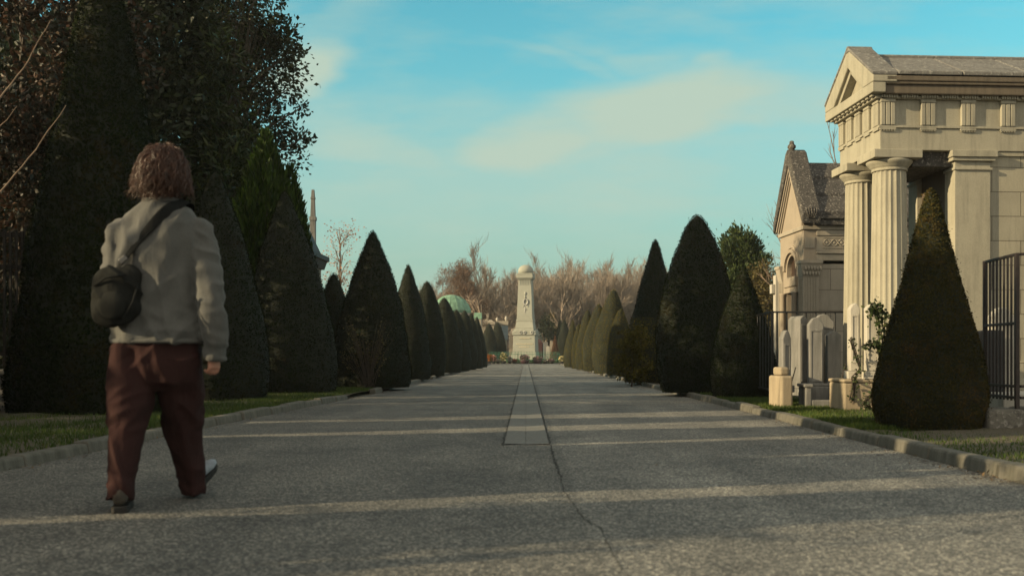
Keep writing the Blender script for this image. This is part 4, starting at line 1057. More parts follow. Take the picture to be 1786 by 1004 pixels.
WG = 'leafless trees of the wood behind the monument'; WL = 'leafless brown tree in the dense winter wood on the slope behind the monument'
protos = [bare_tree(WL, (0, 0, 0), s, 12, sp, group=WG, twig=.035, dense=1.3) for s, sp in ((101, 1.0), (102, .8), (103, 1.15), (104, .9))]
rr = random.Random(44); first = [True] * 4
def hill_z(x, y):
    f = max(0, (y - 150) / 200)
    hgt = 21 * (1 - (1 - f) ** 1.6) - (.0016 * x * x if x < 0 else .0009 * x * x) * f
    return max(-.5 + hgt, -.3) - .3
for k in range(150):
    row = k % 5; Yb = [128, 142, 156, 172, 190][row] + rr.uniform(-5, 5)
    xp = rr.uniform(700, 1235) if row else rr.uniform(735, 1180); X = px(xp, Yb)
    i = k % 4; s = rr.uniform(.85, 1.2) * (1.0 if xp > 830 else .72); loc = (X, Yb, hill_z(X, Yb))
    if first[i]: protos[i].location = loc; protos[i].rotation_euler = (0, 0, rr.uniform(0, 6)); protos[i].scale = (s, s, s); first[i] = False
    else: copy_tree(protos[i], loc, rr.uniform(0, 6.28), s)
bare_tree('whitish branching bare tree leaning over the flat-roofed tombs', (px(828, 104), 104, 0), 111, 8.0, 1.25, 'bark_plane', twig=.05, dense=.62, lean=.1)
bare_tree('pale forked bare tree just right of the far dark yews', (px(1000, 116), 116, 0), 112, 9.5, .8, 'bark_plane', twig=.05, dense=.7)
bare_tree('dark trunked bare tree directly behind the far dark yews', (px(978, 120), 120, 0), 113, 10, .8, 'bark', twig=.05, dense=.8)
bare_tree('tall thin bare tree showing over the green dome', (px(765, 120), 120, 0), 114, 12.5, .8, 'bark_pale', twig=.03, dense=.7)
bare_tree('fine bare twigs rising between the chapel roof and the columned tomb', (px(1440, 28), 28, 0), 115, 7.6, .8, 'stick', twig=.012, dense=.7)
bare_tree('slender bare tree reaching up behind the olive tree', (px(1372, 34), 34, 0), 116, 5.8, .95, 'stick', twig=.012, dense=.7)
leaf_tree('russet_dry_tree', 'dense domed russet tree with dry foliage above the green dome', px(803, 112), 112, blob_clumps(52, 46, 4.5, pz(468, 112), lambda f: 2.9 * math.sqrt(max(.05, 1 - f * f)), .8), 13000, .30, .05, 'magnolia', 67, bark='bark_pale', droop=.3, spread=.8)

# ------------------------------------------------------------------ monument and what stands round it
YM = 100.0; sM = YM / F
XM = px(917, YM); zM = lambda y: pz(y, YM)
mon = thing('monument', 'tall cream stone memorial pillar with domed cap and wreath at the end of the avenue', 'monument', (XM, YM + 1.2, 0), R(-9))
def sq(b, w0, z0, w1, z1): b.frustum(-w0 / 2, w0 / 2, -w0 / 2, w0 / 2, z0, -w1 / 2, w1 / 2, -w1 / 2, w1 / 2, z1); return b
P = lambda n: n * sM
b = MB(); sq(b, P(52), -.1, P(50), .30); sq(b, P(47), .301, P(41), zM(613)); part(b, 'plinth', MT['monument'], mon, .03)
b = MB(); sq(b, P(40), zM(612.9), P(38), zM(584)); part(b, 'pedestal', MT['monument'], mon, .03)
b = MB(); sq(b, P(41.5), zM(583.9), P(41.5), zM(580.5))
for q in range(4):
    Mq = Matrix.Rotation(q * math.pi / 2, 4, 'Z')
    b.prism([(-P(20.5), zM(580.4)), (P(20.5), zM(580.4)), (P(19), zM(577.5)), (0, zM(573)), (-P(19), zM(577.5))], lambda a, z, d: Mq @ Vector((a, d, z)), -P(20.5), -P(17))
part(b, 'pediment', MT['monument'], mon, .02)
b = MB(); sq(b, P(34), zM(580.3), P(32.5), zM(572)); sq(b, P(32.5), zM(571.9), P(28.5), zM(560)); part(b, 'flared_base', MT['monument'], mon, .02)
b = MB(); sq(b, P(29.5), zM(559.9), P(29.5), zM(556.5)); part(b, 'moulding', MT['monument'], mon, .02)
b = MB(); sq(b, P(27.8), zM(556.4), P(22.3), zM(487)); part(b, 'shaft', MT['monument'], mon, .02)
b = MB()
for q in range(-3, 4): b.box(P(q * 2.9 - .7), P(q * 2.9 + .7), -P(12.0), -P(11.3), zM(496), zM(487.5))
part(b, 'fluted_band', MT['monument'], mon, .01)
b = MB(); sq(b, P(24), zM(486.9), P(28.5), zM(484)); sq(b, P(29), zM(483.9), P(29), zM(478.5)); sq(b, P(28), zM(478.4), P(28.6), zM(475.5)); part(b, 'cap', MT['monument'], mon, .03)
b = MB(); r0 = P(13.4); b.lathe([(r0, zM(475.4)), (r0 * 1.0, zM(470)), (r0 * .93, zM(466.5)), (r0 * .74, zM(463)), (r0 * .4, zM(460.6)), (.02, zM(459.8))], 28); part(b, 'dome', MT['monument'], mon, 0, True)
MT['bronze'] = plain('grey_bronze', (.36, .355, .33), .6, .3, 6, .2)
b = MB(); yw = -P(13.4)
b.tube([(P(2) + P(3.6) * math.cos(a), yw, zM(526) + P(4.6) * math.sin(a)) for a in np.linspace(0, 2 * math.pi, 21)], [P(1.1)] * 21, 8)
wre = part(b, 'wreath', MT['bronze'], mon, 0, True)
b = MB(); rr = random.Random(3)
for k in range(26):
    a = k / 26 * 6.283; b.ball((P(2) + P(3.8) * math.cos(a), yw - P(.8), zM(526) + P(4.8) * math.sin(a)), (P(.9), P(.5), P(.9)), 6, 4)
part(b, 'laurel_leaves', MT['bronze'], wre, 0, True)
b = MB(); b.ball((P(1), -P(12.3), zM(511)), (P(2.2), P(1.5), P(3.0)), 10, 8); b.frustum(-P(1), P(3), -P(13), -P(11.5), zM(520), 0, P(2), -P(12.5), -P(11.5), zM(513)); part(b, 'relief_bust', MT['monument'], mon, 0, True)
b = MB()
for s, e in (((0, 530), (1, 552)), ((0, 531), (-4, 535)), ((3, 531), (7, 535)), ((1, 536), (4, 541)), ((1, 540), (-2, 545))):
    b.tube([(P(s[0]), yw + .06, zM(s[1])), (P((s[0] + e[0]) / 2 + .4), yw - .02, zM((s[1] + e[1]) / 2)), (P(e[0]), yw + .03, zM(e[1]))], [P(.5), P(.6), P(.2)], 6)
part(b, 'palm_branch', MT['bronze'], mon, 0, True)
for cx_ in (-6, 1, 14):
    b = MB(); b.tube([(P(cx_) + P(1.8) * math.cos(a), -P(21.3), zM(579.5) + P(2.3) * math.sin(a)) for a in np.linspace(0, 2 * math.pi, 15)], P(.8), 6); part(b, 'garland', MT['bronze'], mon, 0, True)
b = MB()
for (x0, x1, y_) in ((-8, 10, 589.5), (-14, 15, 599.5), (-9, 8, 604.5)):
    x = x0
    while x < x1:
        wd = rr.uniform(.7, 1.5); b.box(P(x), P(x + wd), -P(20.2), -P(18.9), zM(y_ + .8), zM(y_ - .8)); x += wd + rr.uniform(.4, .9)
part(b, 'worn_inscription', plain('worn_letter', (.54, .49, .36), .9, .2), mon, 0)

GF = 'low green railings round the monument'
YF = 97.0
for (xa, xb, n_, nm) in ((853, 903, 20, 'low green spiked railing on the flower side with orange blooms, beside the monument'),
                         (903, 941, 14, 'low green spiked railing directly in front of the monument foot'),
                         (941, 976, 14, 'low green spiked railing between the monument and the russet conifer')):
    iron_fence('spear_railing', nm, (px(xa, YF), YF), (px(xb, YF), YF), .35, pz(616, YF), n_, .018, (0, 1), 'greenpaint', (0, .86), GF, .03, .18)
MT['pot'] = uni('plum_planter', (.045, .018, .025), .6); MT['dkpot'] = uni('dark_pot', (.03, .028, .026), .7)
fl = {k: leaf('flower_' + k, *v) for k, v in dict(orange=((.45, .14, .02), (.6, .22, .03), (.4, .1, .02)), pink=((.5, .22, .18), (.6, .3, .25), (.4, .2, .15)),
      yellow=((.5, .40, .14), (.6, .5, .25), (.62, .58, .40)), white=((.55, .5, .46), (.6, .56, .5), (.5, .45, .4)), mauve=((.22, .12, .15), (.36, .24, .25), (.14, .10, .10)), green=((.02, .05, .02), (.03, .08, .03), (.05, .1, .04))).items()}
YP = 94.5
def pot(label, cx, wpx, ytop, colr, seed, potm='dkpot', bowl=False, ybot=634.3):
    Yy = YP + random.uniform(-.3, .5); r_ = thing('flower_pot', label, 'flower pot', (px(cx, Yy), Yy, 0), group='potted flowers before the monument'); wd = wpx / F * Yy / 2
    b = MB(); h = .34 if bowl else .26
    pr = [(wd * .45, 0), (wd * .6, .04), (wd * .95, h * .75), (wd * 1.02, h)] if bowl else [(wd * .55, 0), (wd * .75, h * .9), (wd * .8, h)]
    b.lathe(pr, 16); b.build('pot', MT[potm], r_, True)
    rng = np.random.default_rng(seed); top = pz(ytop, Yy); k = 420
    d = unit(rng.normal(size=(k, 3))) * (rng.random(k)[:, None] ** .4)
    P = np.stack([d[:, 0] * wd * .95, d[:, 1] * wd * .8, h + (top - h) * (.5 + .5 * d[:, 2])], 1)
    s = rng.uniform(.6, 1.3, k); v, q_ = leaves(P, d + rng.normal(0, .5, (k, 3)), .13 * s, .10 * s, rng)
    np_obj('flowers', v, q_, [fl[colr], fl['green']], (rng.random(k) < .28).astype(int), r_)
pot('bright orange chrysanthemums in a pot at the end of the dark yew row', 853, 11, 618, 'orange', 1)
pot('pale pink blooms next to the orange chrysanthemums', 861, 8, 620, 'pink', 2)
pot('low whitish flowers between the pink and the tall yellow ones', 868.5, 8, 627, 'white', 3)
pot('tall yellow and cream bouquet before the green railing', 878, 13, 615, 'yellow', 4)
pot('small round white flower ball beside the yellow bouquet', 889, 7, 622, 'white', 5)
pot('low salmon flowers at the left foot of the monument', 897, 10, 627, 'pink', 6)
pot('plum coloured planter bowl with mauve flowers, centred before the monument', 915, 17, 619, 'mauve', 7, 'pot', True)
pot('plum coloured planter bowl with mauve flowers under the right foot of the monument', 937.5, 17, 622, 'mauve', 8, 'pot', True)
pot('low grey and white flowers right of the plum planters', 952, 9, 628, 'white', 9)
pot('dark low planter with pale flowers before the russet conifer', 961, 12, 627, 'mauve', 10)
pot('cream flowers beside the last yew of the sunlit row', 980, 11, 621, 'yellow', 11)
r_ = tag(MB().box(px(848, 95.4), px(990, 95.4), 95.2, 95.6, 0, .10).build('border_kerb', MT['kerb'], bevel=.02), kind='structure')
tag(MB().box(px(840, 96), px(990, 96), 95.601, 118, -.02, .06).build('lawn', MT['soil']), kind='structure')
rng = np.random.default_rng(91); k = 9000
P = np.stack([rng.uniform(px(842, 98), px(988, 98), k), rng.uniform(95.8, 112, k), np.full(k, .06)], 1); A = rng.normal(0, .3, (k, 3)) + np.array([0, 0, 1])
v, q_ = leaves(P, A, rng.uniform(.15, .5, k), rng.uniform(.03, .07, k), rng)
tag(np_obj('ground_cover', v, q_, fl['green']), 'green planting inside the railings round the monument', 'planting', kind='stuff')

# green domed tomb
YD = 84; Xd = px(787, YD); zd = lambda y: pz(y, YD)
r_ = thing('domed_tomb', 'round stone tomb with a green copper dome rising over the dark yew row', 'tomb', (Xd, YD, 0))
rd = 35 / F * YD
b = MB(); b.lathe([(rd * .92, 0), (rd * .92, zd(552)), (rd * 1.04, zd(551)), (rd * 1.04, zd(546.5))], 32); b.build('drum', MT['chapel'], r_, bevel=.01)
b = MB(); b.lathe([(rd * 1.0, zd(546.4)), (rd * .97, zd(540)), (rd * .86, zd(531)), (rd * .68, zd(523)), (rd * .46, zd(517.5)), (rd * .45, zd(517)), (rd * .2, zd(514.5)), (.03, zd(513.5))], 32)
dm_ = b.build('dome', MT['copper'], r_, True)
b = MB()
for k in range(16):
    a = k * math.pi / 8; ca, sa = math.cos(a), math.sin(a)
    b.tube([(rd * f * ca, rd * f * sa, zd(y_) + .01) for f, y_ in ((1.0, 546), (.97, 540), (.86, 531), (.68, 523), (.46, 517.4))], .022, 5)
b.build('rib', MT['copper'], dm_)
r_ = thing('copper_roof', 'small boxy green copper-roofed vault beside the dome', 'tomb', (px(833, 88), 88, 0))
b = MB(); b.box(-.32, .32, 0, 1.2, 0, pz(556.1, 88)); b.build('wall', MT['chapel'], r_, bevel=.01)
b = MB(); b.frustum(-.36, .36, -.04, 1.24, pz(556, 88), -.30, .34, .1, 1.1, pz(545, 88)); b.build('roof', MT['copper'], r_, bevel=.01)
# flat-roofed tombs left of the monument
YT = 118; zt_ = lambda y: pz(y, YT)
r_ = thing('flat_tomb', 'flat-roofed stone tomb with corner posts, just right of the green dome', 'tomb', (px(835, YT), YT, 0))
wT = px(862, YT) - px(835, YT)
b = MB(); b.box(.1, wT, 0, 2, 0, zt_(566)); b.build('wall', MT['chapel'], r_, bevel=.02)
b = MB(); b.box(0, wT + .1, -.15, 2.1, zt_(565.9), zt_(561)); b.frustum(.1, wT, -.05, 2, zt_(560.9), .5, wT - .4, .3, 1.7, zt_(556.5)); b.build('cornice', MT['chapel'], r_, bevel=.02)
for xx in (850,): b = MB(); b.box(px(xx - 2.2, YT) - px(835, YT), px(xx + 2.2, YT) - px(835, YT), .1, .5, zt_(556.4), zt_(546)); b.build('corner_post', MT['chapel'], r_, bevel=.02)
r_ = thing('flat_tomb', 'cream flat-roofed tomb with urns and a blue-grey side, next to the monument', 'tomb', (px(868, YT + 2), YT + 2, 0))
wT = px(884, YT) - px(868, YT)
b = MB(); b.box(0, wT, 0, 2, 0, zt_(566)); b.build('wall', MT['monument'], r_, bevel=.02)
b = MB(); b.box(-.2, wT + .2, -.15, 2.1, zt_(565.9), zt_(558.5)); b.build('cornice', MT['chapel'], r_, bevel=.02)
b = MB(); b.box(wT * .45, wT + .15, -.10, -.002, zt_(592), zt_(567)); b.build('side_slab', MT['bluestone'], r_, bevel=.01)
for xx, yy in ((867, 552), (883, 549.5)):
    b = MB(); x = px(xx, YT) - px(868, YT); z0 = zt_(558.4); h = zt_(yy) - z0; b.lathe([(.16, z0), (.10, z0 + h * .2), (.20, z0 + h * .5), (.12, z0 + h * .8), (.03, z0 + h)], 12, (x, .2, 0)); b.build('urn', MT['grave_pale'], r_, True)
r_ = thing('pink_tomb', 'low pinkish stone tomb directly left of the monument shaft', 'tomb', (px(888, 116), 116, 0))
b = MB(); b.box(0, 1.1, 0, 1.5, 0, pz(585, 116)); b.build('wall', MT['chapel_warm'], r_, bevel=.02)
b = MB(); b.box(-.08, 1.18, -.08, 1.58, pz(584.9, 116), pz(581, 116)); b.frustum(0, 1.1, 0, 1.5, pz(580.9, 116), .4, .7, .4, 1.1, pz(572, 116)); b.build('roof', MT['chapel_warm'], r_, bevel=.02)
# little gothic chapel right of the monument
YG = 114; r_ = thing('gothic_chapel', 'tiny cream gothic chapel with steep gable close right of the monument', 'tomb', (px(933.5, YG), YG, 0)); wG = 14 / F * YG; zg = lambda y: pz(y, YG)
b = MB(); b.prism([(0, 0), (wG, 0), (wG * .95, zg(590)), (wG * .70, zg(577)), (wG * .48, zg(563)), (wG * .34, zg(572)), (wG * .10, zg(586))], lambda a, z, d: Vector((a, d, z)), 0, .5); b.build('front_wall', MT['monument'], r_, bevel=.01)
b = MB(); b.prism([(wG * .05, zg(600)), (wG * .9, zg(600)), (wG * .85, zg(588)), (wG * .47, zg(567)), (wG * .1, zg(588))], lambda a, z, d: Vector((a, d, z)), .501, 2.4); b.build('body', MT['chapel'], r_, bevel=.01)
b = MB(); xs = wG * .28; b.prism([(xs - .12, zg(583)), (xs + .12, zg(583)), (xs + .12, zg(576)), (xs, zg(573)), (xs - .12, zg(576))], lambda a, z, d: Vector((a, d, z)), -.02, -.001); b.build('window', MT['slate'], r_)
b = MB(); b.box(wG * .48 - .03, wG * .48 + .03, .2, .26, zg(563), zg(558)); b.box(wG * .48 - .10, wG * .48 + .10, .2, .26, zg(560.4), zg(559.4)); b.build('cross', MT['grave_pale'], r_)
r_ = thing('maroon_grave', 'dark maroon polished grave below the tiny gothic chapel', 'grave', (px(939, 109), 109, 0))
b = MB(); b.box(-.45, .55, 0, .6, 0, pz(598, 109)); b.frustum(-.4, .5, .02, .58, pz(597.9, 109), -.1, .2, .1, .5, pz(591, 109)); b.build('headstone', uni('maroon_granite', (.06, .025, .025), .4), r_, bevel=.02)
for lb, cx_, w_, yt, mt in (('small white square gravestone right of the maroon grave', 956, 6, 603, 'grave_pale'), ('grey upright gravestone below the round dark green tree', 952, 7, 595, 'grave_grey'),
                            ('narrow pinkish gravestone touching the russet conifer', 962, 5, 593, 'chapel_warm'), ('pale blue-grey gravestone behind the low green railing', 948, 4, 598, 'bluestone')):
    Yx = 106 + (cx_ % 5); stele(lb, px(cx_, Yx), Yx, .08, w_ / F * Yx, .25, pz(yt, Yx) - .08, MT[mt], 0, .1, recess=False)

# ------------------------------------------------------------------ the walking person
def solid(mb, name, mat, parent, voxel, smooth_it=6, folds=None):
    o = mb.build(name, mat, parent, True)
    rm = o.modifiers.new('remesh', 'REMESH'); rm.mode = 'VOXEL'; rm.voxel_size = voxel; rm.use_smooth_shade = True
    sm = o.modifiers.new('smooth', 'SMOOTH'); sm.iterations = smooth_it; sm.factor = .5
    dg = bpy.context.evaluated_depsgraph_get(); dg.update()
    me = bpy.data.meshes.new_from_object(o.evaluated_get(dg)); o.modifiers.clear(); o.data = me
    if folds:
        cos = [(v.co.copy(), v.normal.copy()) for v in me.vertices]
        for v, (c, n_) in zip(me.vertices, cos): v.co = c + n_ * folds(c)
        me.update()
    me.polygons.foreach_set('use_smooth', [True] * len(me.polygons))
    return o
def ns(x, y, z): return mnoise.noise(Vector((x, y, z)))
def ridge(x, y, z): return 1 - 2 * min(1, abs(ns(x, y, z)) * 2.2)
def sst(a, b, x): f = min(1, max(0, (x - a) / (b - a))); return f * f * (3 - 2 * f)
def wool_folds(c):
    arm = sst(.19, .23, abs(c.x))
    d = .010 * ridge((c.x + .25 * (c.z - 1.2)) * 8, c.y * 6, c.z * 2.0) * sst(1.52, 1.40, c.z) * (1 - arm)
    d += .008 * ridge((c.x - .6 * c.z) * 7 + 3, c.y * 5, c.z * 2.5) * (1 - arm)
    d += .009 * ridge(c.x * 5, c.y * 5 + 7, (c.z + .4 * c.x) * 11) * sst(1.06, .90, c.z) * (1 - arm)
    d += arm * (.007 * ridge(c.x * 6 + 2, c.y * 6, (c.z + .5 * c.x) * 13) + .006 * ns(c.x * 14, c.y * 14, c.z * 5))
    return d + .004 * ns(c.x * 18, c.y * 18, c.z * 18)
def cord_folds(c):
    low = sst(.34, .10, c.z); knee = sst(.30, .46, c.z) * sst(.68, .52, c.z); seat = sst(.66, .78, c.z)
    d = .011 * ridge((c.x + .30 * c.z) * 8, c.y * 6, c.z * 1.9)
    d += low * .006 * ridge(c.x * 5, c.y * 5, (c.z + .35 * c.x) * 15) + knee * .010 * ridge(c.x * 4 + 5, c.y * 4, (c.z - .5 * c.x) * 11)
    d += seat * .008 * ridge((c.x - .8 * c.z) * 8, c.y * 5, c.z * 5)
    return .66 * d - .006 + .004 * ns(c.x * 16, c.y * 16, c.z * 16)
def bag_folds(c): return .012 * ridge((c.x + c.z) * 9, c.y * 8, c.z * 5) + .005 * ns(c.x * 20, c.y * 20, c.z * 20)
YB = 5.1
O = at(279, 868, YB); O.z = 0
def q(px_, py_, Y=YB): return at(px_, py_, Y) - O
def cloth(name, c, scale_fine=220, vary=.18, rough=.95, sheen=.0):
    m, t, b, o = nt(name); co = coords(t)
    base = ramp(t, tex(t, co, 5, 5), [(.3, mul(c, 1 - vary)), (.7, mul(c, 1 + vary))])
    base = mixc(t, .4, base, ramp(t, tex(t, co, scale_fine, 2), [(.3, mul(c, .6)), (.7, mul(c, 1.35))]))
    t.links.new(base, b.inputs['Base Color']); b.inputs['Roughness'].default_value = rough
    b.inputs['Sheen Weight'].default_value = sheen; b.inputs['Specular IOR Level'].default_value = .15
    cf = coords(t, (11, 11, 2.6)); fo = tex(t, cf, 1.0, 3, .5)
    n1 = N(t, 'ShaderNodeBump'); n1.inputs['Strength'].default_value = .55; n1.inputs['Distance'].default_value = .03; t.links.new(fo, n1.inputs['Height'])
    n2 = N(t, 'ShaderNodeBump'); n2.inputs['Strength'].default_value = .35; n2.inputs['Distance'].default_value = .003
    t.links.new(tex(t, co, scale_fine, 2), n2.inputs['Height']); t.links.new(n1.outputs[0], n2.inputs['Normal']); t.links.new(n2.outputs[0], b.inputs['Normal'])
    return m
m, t, b, o = nt('skin'); co = coords(t)
t.links.new(ramp(t, tex(t, co, 25, 4), [(.3, (.40, .19, .13)), (.7, (.52, .27, .19))]), b.inputs['Base Color']); b.inputs['Roughness'].default_value = .5
b.inputs['Subsurface Weight'].default_value = .1; MT['skin'] = m
MT['knit'] = cloth('grey_wool', (.088, .089, .085), sheen=.12); MT['trouser'] = cloth('maroon_cord', (.030, .0135, .0130), 150)
MT['bag'] = cloth('dark_bag_nylon', (.011, .012, .011), 300, .2, .9); MT['strap'] = cloth('dark_strap', (.009, .010, .010), 260, .2, .9)
MT['hair'] = plain('auburn_hair', (.052, .018, .0075), .45, .5, 30, .3, 200)
MT['shoe_dark'] = plain('dark_suede', (.030, .025, .019), .8, .3, 30, .3, 200); MT['sole'] = plain('shoe_sole', (.009, .0085, .008), .8, .2, 20, .2)
MT['shoe_pale'] = plain('pale_grey_leather', (.20, .22, .25), .55, .2, 20, .2)

man = thing('person', 'person walking away in a light grey sweater and maroon trousers with a dark sling bag', 'person', O)
# body: one surface grown from overlapping limbs
B = MB(); HC = q(285, 302)
B.ball(HC + Vector((0, 0, .02)), (.074, .095, .108), 20, 14)                       # skull
B.ball(HC + Vector((.0, .035, -.055)), (.056, .062, .062), 16, 10)                 # jaw
B.tube([HC + Vector((0, .090, .02)), HC + Vector((0, .115, -.018)), HC + Vector((0, .095, -.026))], [.008, .015, .009], 8)   # nose
B.ball(HC + Vector((.0, .088, -.062)), (.024, .012, .008), 8, 5)                   # lips
B.ball(HC + Vector((.028, .084, .012)), (.014, .010, .008), 8, 5); B.ball(HC + Vector((-.028, .084, .012)), (.014, .010, .008), 8, 5)
for s in (-1, 1): B.ball(HC + Vector((s * .076, -.005, -.005)), (.010, .020, .032), 8, 6)
B.tube([HC + Vector((0, -.012, -.06)), HC + Vector((0, -.02, -.13)), q(283, 372)], [.058, .056, .075], 14)
B.tube([q(283, 366), q(282, 400), q(280, 470), q(279, 540), q(276, 590)], [(.10, .08), (.175, .10), (.165, .105), (.15, .10), (.16, .11)], 20, ref=(1, 0, 0))
SR = [q(348, 402), q(362, 470, 5.06), q(372, 540, 5.04), q(374, 612, 5.08)]
SL = [q(209, 402), q(197, 470, 5.10), q(196, 530, 5.16), q(203, 552, 5.40)]
for S in (SR, SL): B.tube(S, [.055, .050, .042, .028], 12)
LL = [q(236, 600), q(226, 735, 5.03), q(209, 866, 4.93)]; LR = [q(310, 600), q(319, 735, 5.28), q(334, 852, 5.42)]
for S in (LL, LR): B.tube([S[0], S[0].lerp(S[1], .5), S[1], S[1].lerp(S[2], .45), S[2]], [.085, .075, .055, .055, .036], 12)
def hand(Bm, wrist, down, side, fwd, curl):
    """palm, four unequal curled fingers and a thumb from the palm's side"""
    down = down.normalized(); side = (side - down * side.dot(down)).normalized(); nrm = down.cross(side).normalized()
    if nrm.dot(fwd) < 0: nrm = -nrm
    pc = wrist + down * .05
    Bm.tube([wrist - down * .01, wrist + down * .02, pc, wrist + down * .092], [(.026, .020), (.032, .019), (.040, .016), (.038, .013)], 12, ref=side)
    for k, (off, L) in enumerate(((-.030, .066), (-.010, .076), (.010, .070), (.029, .054))):
        p = wrist + down * .086 + side * off; d = down.copy(); pts = [p - down * .012, p]; a = 0
        for seg, f in enumerate((.45, .32, .23)):
            a += curl * (1.0 + .18 * k) * (.55 if seg == 0 else .8); d = (down * math.cos(a) + nrm * math.sin(a)); p = p + d * L * f; pts.append(p)
        Bm.tube(pts, [.0095, .0098, .0090, .0082, .0060], 8)
    p = wrist + down * .028 - side * .030
    Bm.tube([wrist + down * .015 - side * .014, p, p + (down * .9 - side * .45 + nrm * .5).normalized() * .034, p + (down * .9 - side * .30 + nrm * .7).normalized() * .062], [.014, .013, .011, .0075], 8)
hand(B, q(373, 611, 5.08), Vector((-.02, .10, -1)), Vector((-.5, -.85, 0)), Vector((-1, .3, 0)), .75)
hand(B, q(203, 552, 5.40), Vector((.15, 1, -.25)), Vector((0, .2, 1)), Vector((1, 0, -.2)), .55)
for ft, hd in ((q(209, 880, 4.93), Vector((-.29, 1, -.05))), (q(334, 858, 5.42), Vector((.18, .98, .56)))):
    ft = ft + Vector((0, .02, .045))
    B.tube([ft + Vector((0, -.02, .05)), ft + Vector((0, 0, -.01)) + hd.normalized() * .06, ft + hd.normalized() * .15], [.030, .030, .020], 10)
solid(B, 'body', MT['skin'], man, .0055, 3)

# sweater
S_ = MB(); tz = [(346, 282, .072, .070), (352, 282, .085, .078), (362, 282, .125, .100), (374, 282, .178, .118), (392, 281, .208, .132), (425, 281, .214, .142), (470, 279, .212, .144), (520, 278, .216, .142), (560, 278, .226, .146), (584, 278, .238, .152), (592, 278, .236, .150), (598, 278, .226, .142)]
TOR = []
rs = []
for y_, x_, a_, d_ in tz:
    c_ = q(x_, y_); TOR.append((c_.z, c_.x, a_, d_))
    ring = []
    for j in range(40):
        th = 2 * math.pi * j / 40; ca, sa = math.cos(th), math.sin(th); pw = .85
        wob = 1 + (.018 * math.sin(th * 7 + y_ * .05) + .012 * math.sin(th * 13 - y_ * .03)) * min(1, max(0, (y_ - 380) / 120))
        ring.append(c_ + Vector((a_ * math.copysign(abs(ca) ** pw, ca) * wob, d_ * math.copysign(abs(sa) ** pw, sa) * wob - .012 * (1 if y_ < 440 else .3), 0)))
    rs.append(ring)
S_.rings(rs)
S_.tube([q(318, 386), q(346, 404), q(357, 450, 5.07), q(366, 510, 5.04), q(372, 560, 5.04), q(375, 600, 5.06), q(376, 622, 5.07), q(376, 629, 5.07)], [.062, .076, .074, .070, .067, .062, .058, .050], 20)
S_.tube([q(246, 386), q(212, 404), q(203, 455, 5.10), q(200, 505, 5.12), q(199, 530, 5.17), q(201, 545, 5.28), q(203, 553, 5.38)], [.062, .078, .074, .070, .068, .060, .052], 20)
solid(S_, 'sweater', MT['knit'], man, .0075, 4, wool_folds)
b = MB(); b.tube([q(282, 351) + Vector((.080 * math.cos(a), .076 * math.sin(a) - .012, .006 * math.sin(a))) for a in np.linspace(0, 2 * math.pi, 29)], .014, 8); b.build('collar', MT['knit'], man, True)
b = MB(); c_ = q(278, 595); b.tube([c_ + Vector((.229 * math.copysign(abs(math.cos(a)) ** .85, math.cos(a)), .146 * math.copysign(abs(math.sin(a)) ** .85, math.sin(a)), 0)) for a in np.linspace(0, 2 * math.pi, 41)], (.012), 8); b.build('hem', MT['knit'], man, True)

# trousers
T_ = MB()
T_.tube([q(277, 572), q(277, 600), q(276, 625), q(274, 650, 5.12), q(273, 668, 5.14)], [(.205, .132), (.222, .140), (.232, .150), (.225, .145), (.18, .11)], 32, ref=(1, 0, 0))
T_.tube([q(233, 610), q(229, 650, 5.07), q(226, 695, 5.04), q(222, 745, 5.01), q(216, 800, 4.97), q(210, 850, 4.93), q(209, 872, 4.92)], [(.118, .14), (.122, .135), (.115, .122), (.101, .108), (.088, .098), (.072, .088), (.064, .084)], 24, ref=(1, 0, 0))
T_.tube([q(314, 610), q(315, 650, 5.14), q(317, 695, 5.21), q(320, 745, 5.29), q(327, 795, 5.36), q(334, 840, 5.41), q(337, 862, 5.42)], [(.120, .14), (.122, .135), (.116, .122), (.110, .112), (.092, .100), (.077, .090), (.068, .086)], 24, ref=(1, 0, 0))
solid(T_, 'trousers', MT['trouser'], man, .0075, 4, cord_folds)

# shoes
def shoe(heel, heading, pitch, upper, roll=0):
    Mx = Matrix.Translation(heel) @ Matrix.Rotation(-heading, 4, 'Z') @ Matrix.Rotation(pitch, 4, 'X') @ Matrix.Rotation(roll, 4, 'Y')
    b = MB(); rs = []
    for y_, w_, h_, z_ in ((-.005, .020, .045, .070), (.012, .036, .075, .075), (.06, .040, .080, .080), (.11, .038, .066, .068), (.16, .043, .048, .052), (.21, .047, .036, .042), (.255, .040, .026, .036), (.285, .020, .014, .030)):
        rs.append([Mx @ Vector((w_ * math.cos(a), y_, z_ + h_ * .5 * 1.3 * math.sin(a) * (1.15 if math.sin(a) > 0 else .75))) for a in np.linspace(0, 2 * math.pi, 17)[:-1]])
    b.rings(rs); s_ = b.build('shoe', upper, man, True)
    b = MB(); out = [(.0, .030), (.02, .041), (.07, .040), (.12, .037), (.18, .046), (.23, .047), (.27, .034), (.292, .012)]
    poly = [(-w_, y_) for y_, w_ in out] + [(w_, y_) for y_, w_ in out[::-1]]
    b.prism(poly, lambda a, c, d: Mx @ Vector((a, c - .006, d)), 0, .034); b.build('sole', MT['sole'], s_, bevel=.006)
hl = at(209, 897, 4.86) - O; hl.z = 0.0; shoe(hl, R(-17), R(0), MT['shoe_dark'])
hr = at(335, 868, 5.38) - O; hr.z = .012; shoe(hr, R(10), R(30), MT['shoe_pale'])

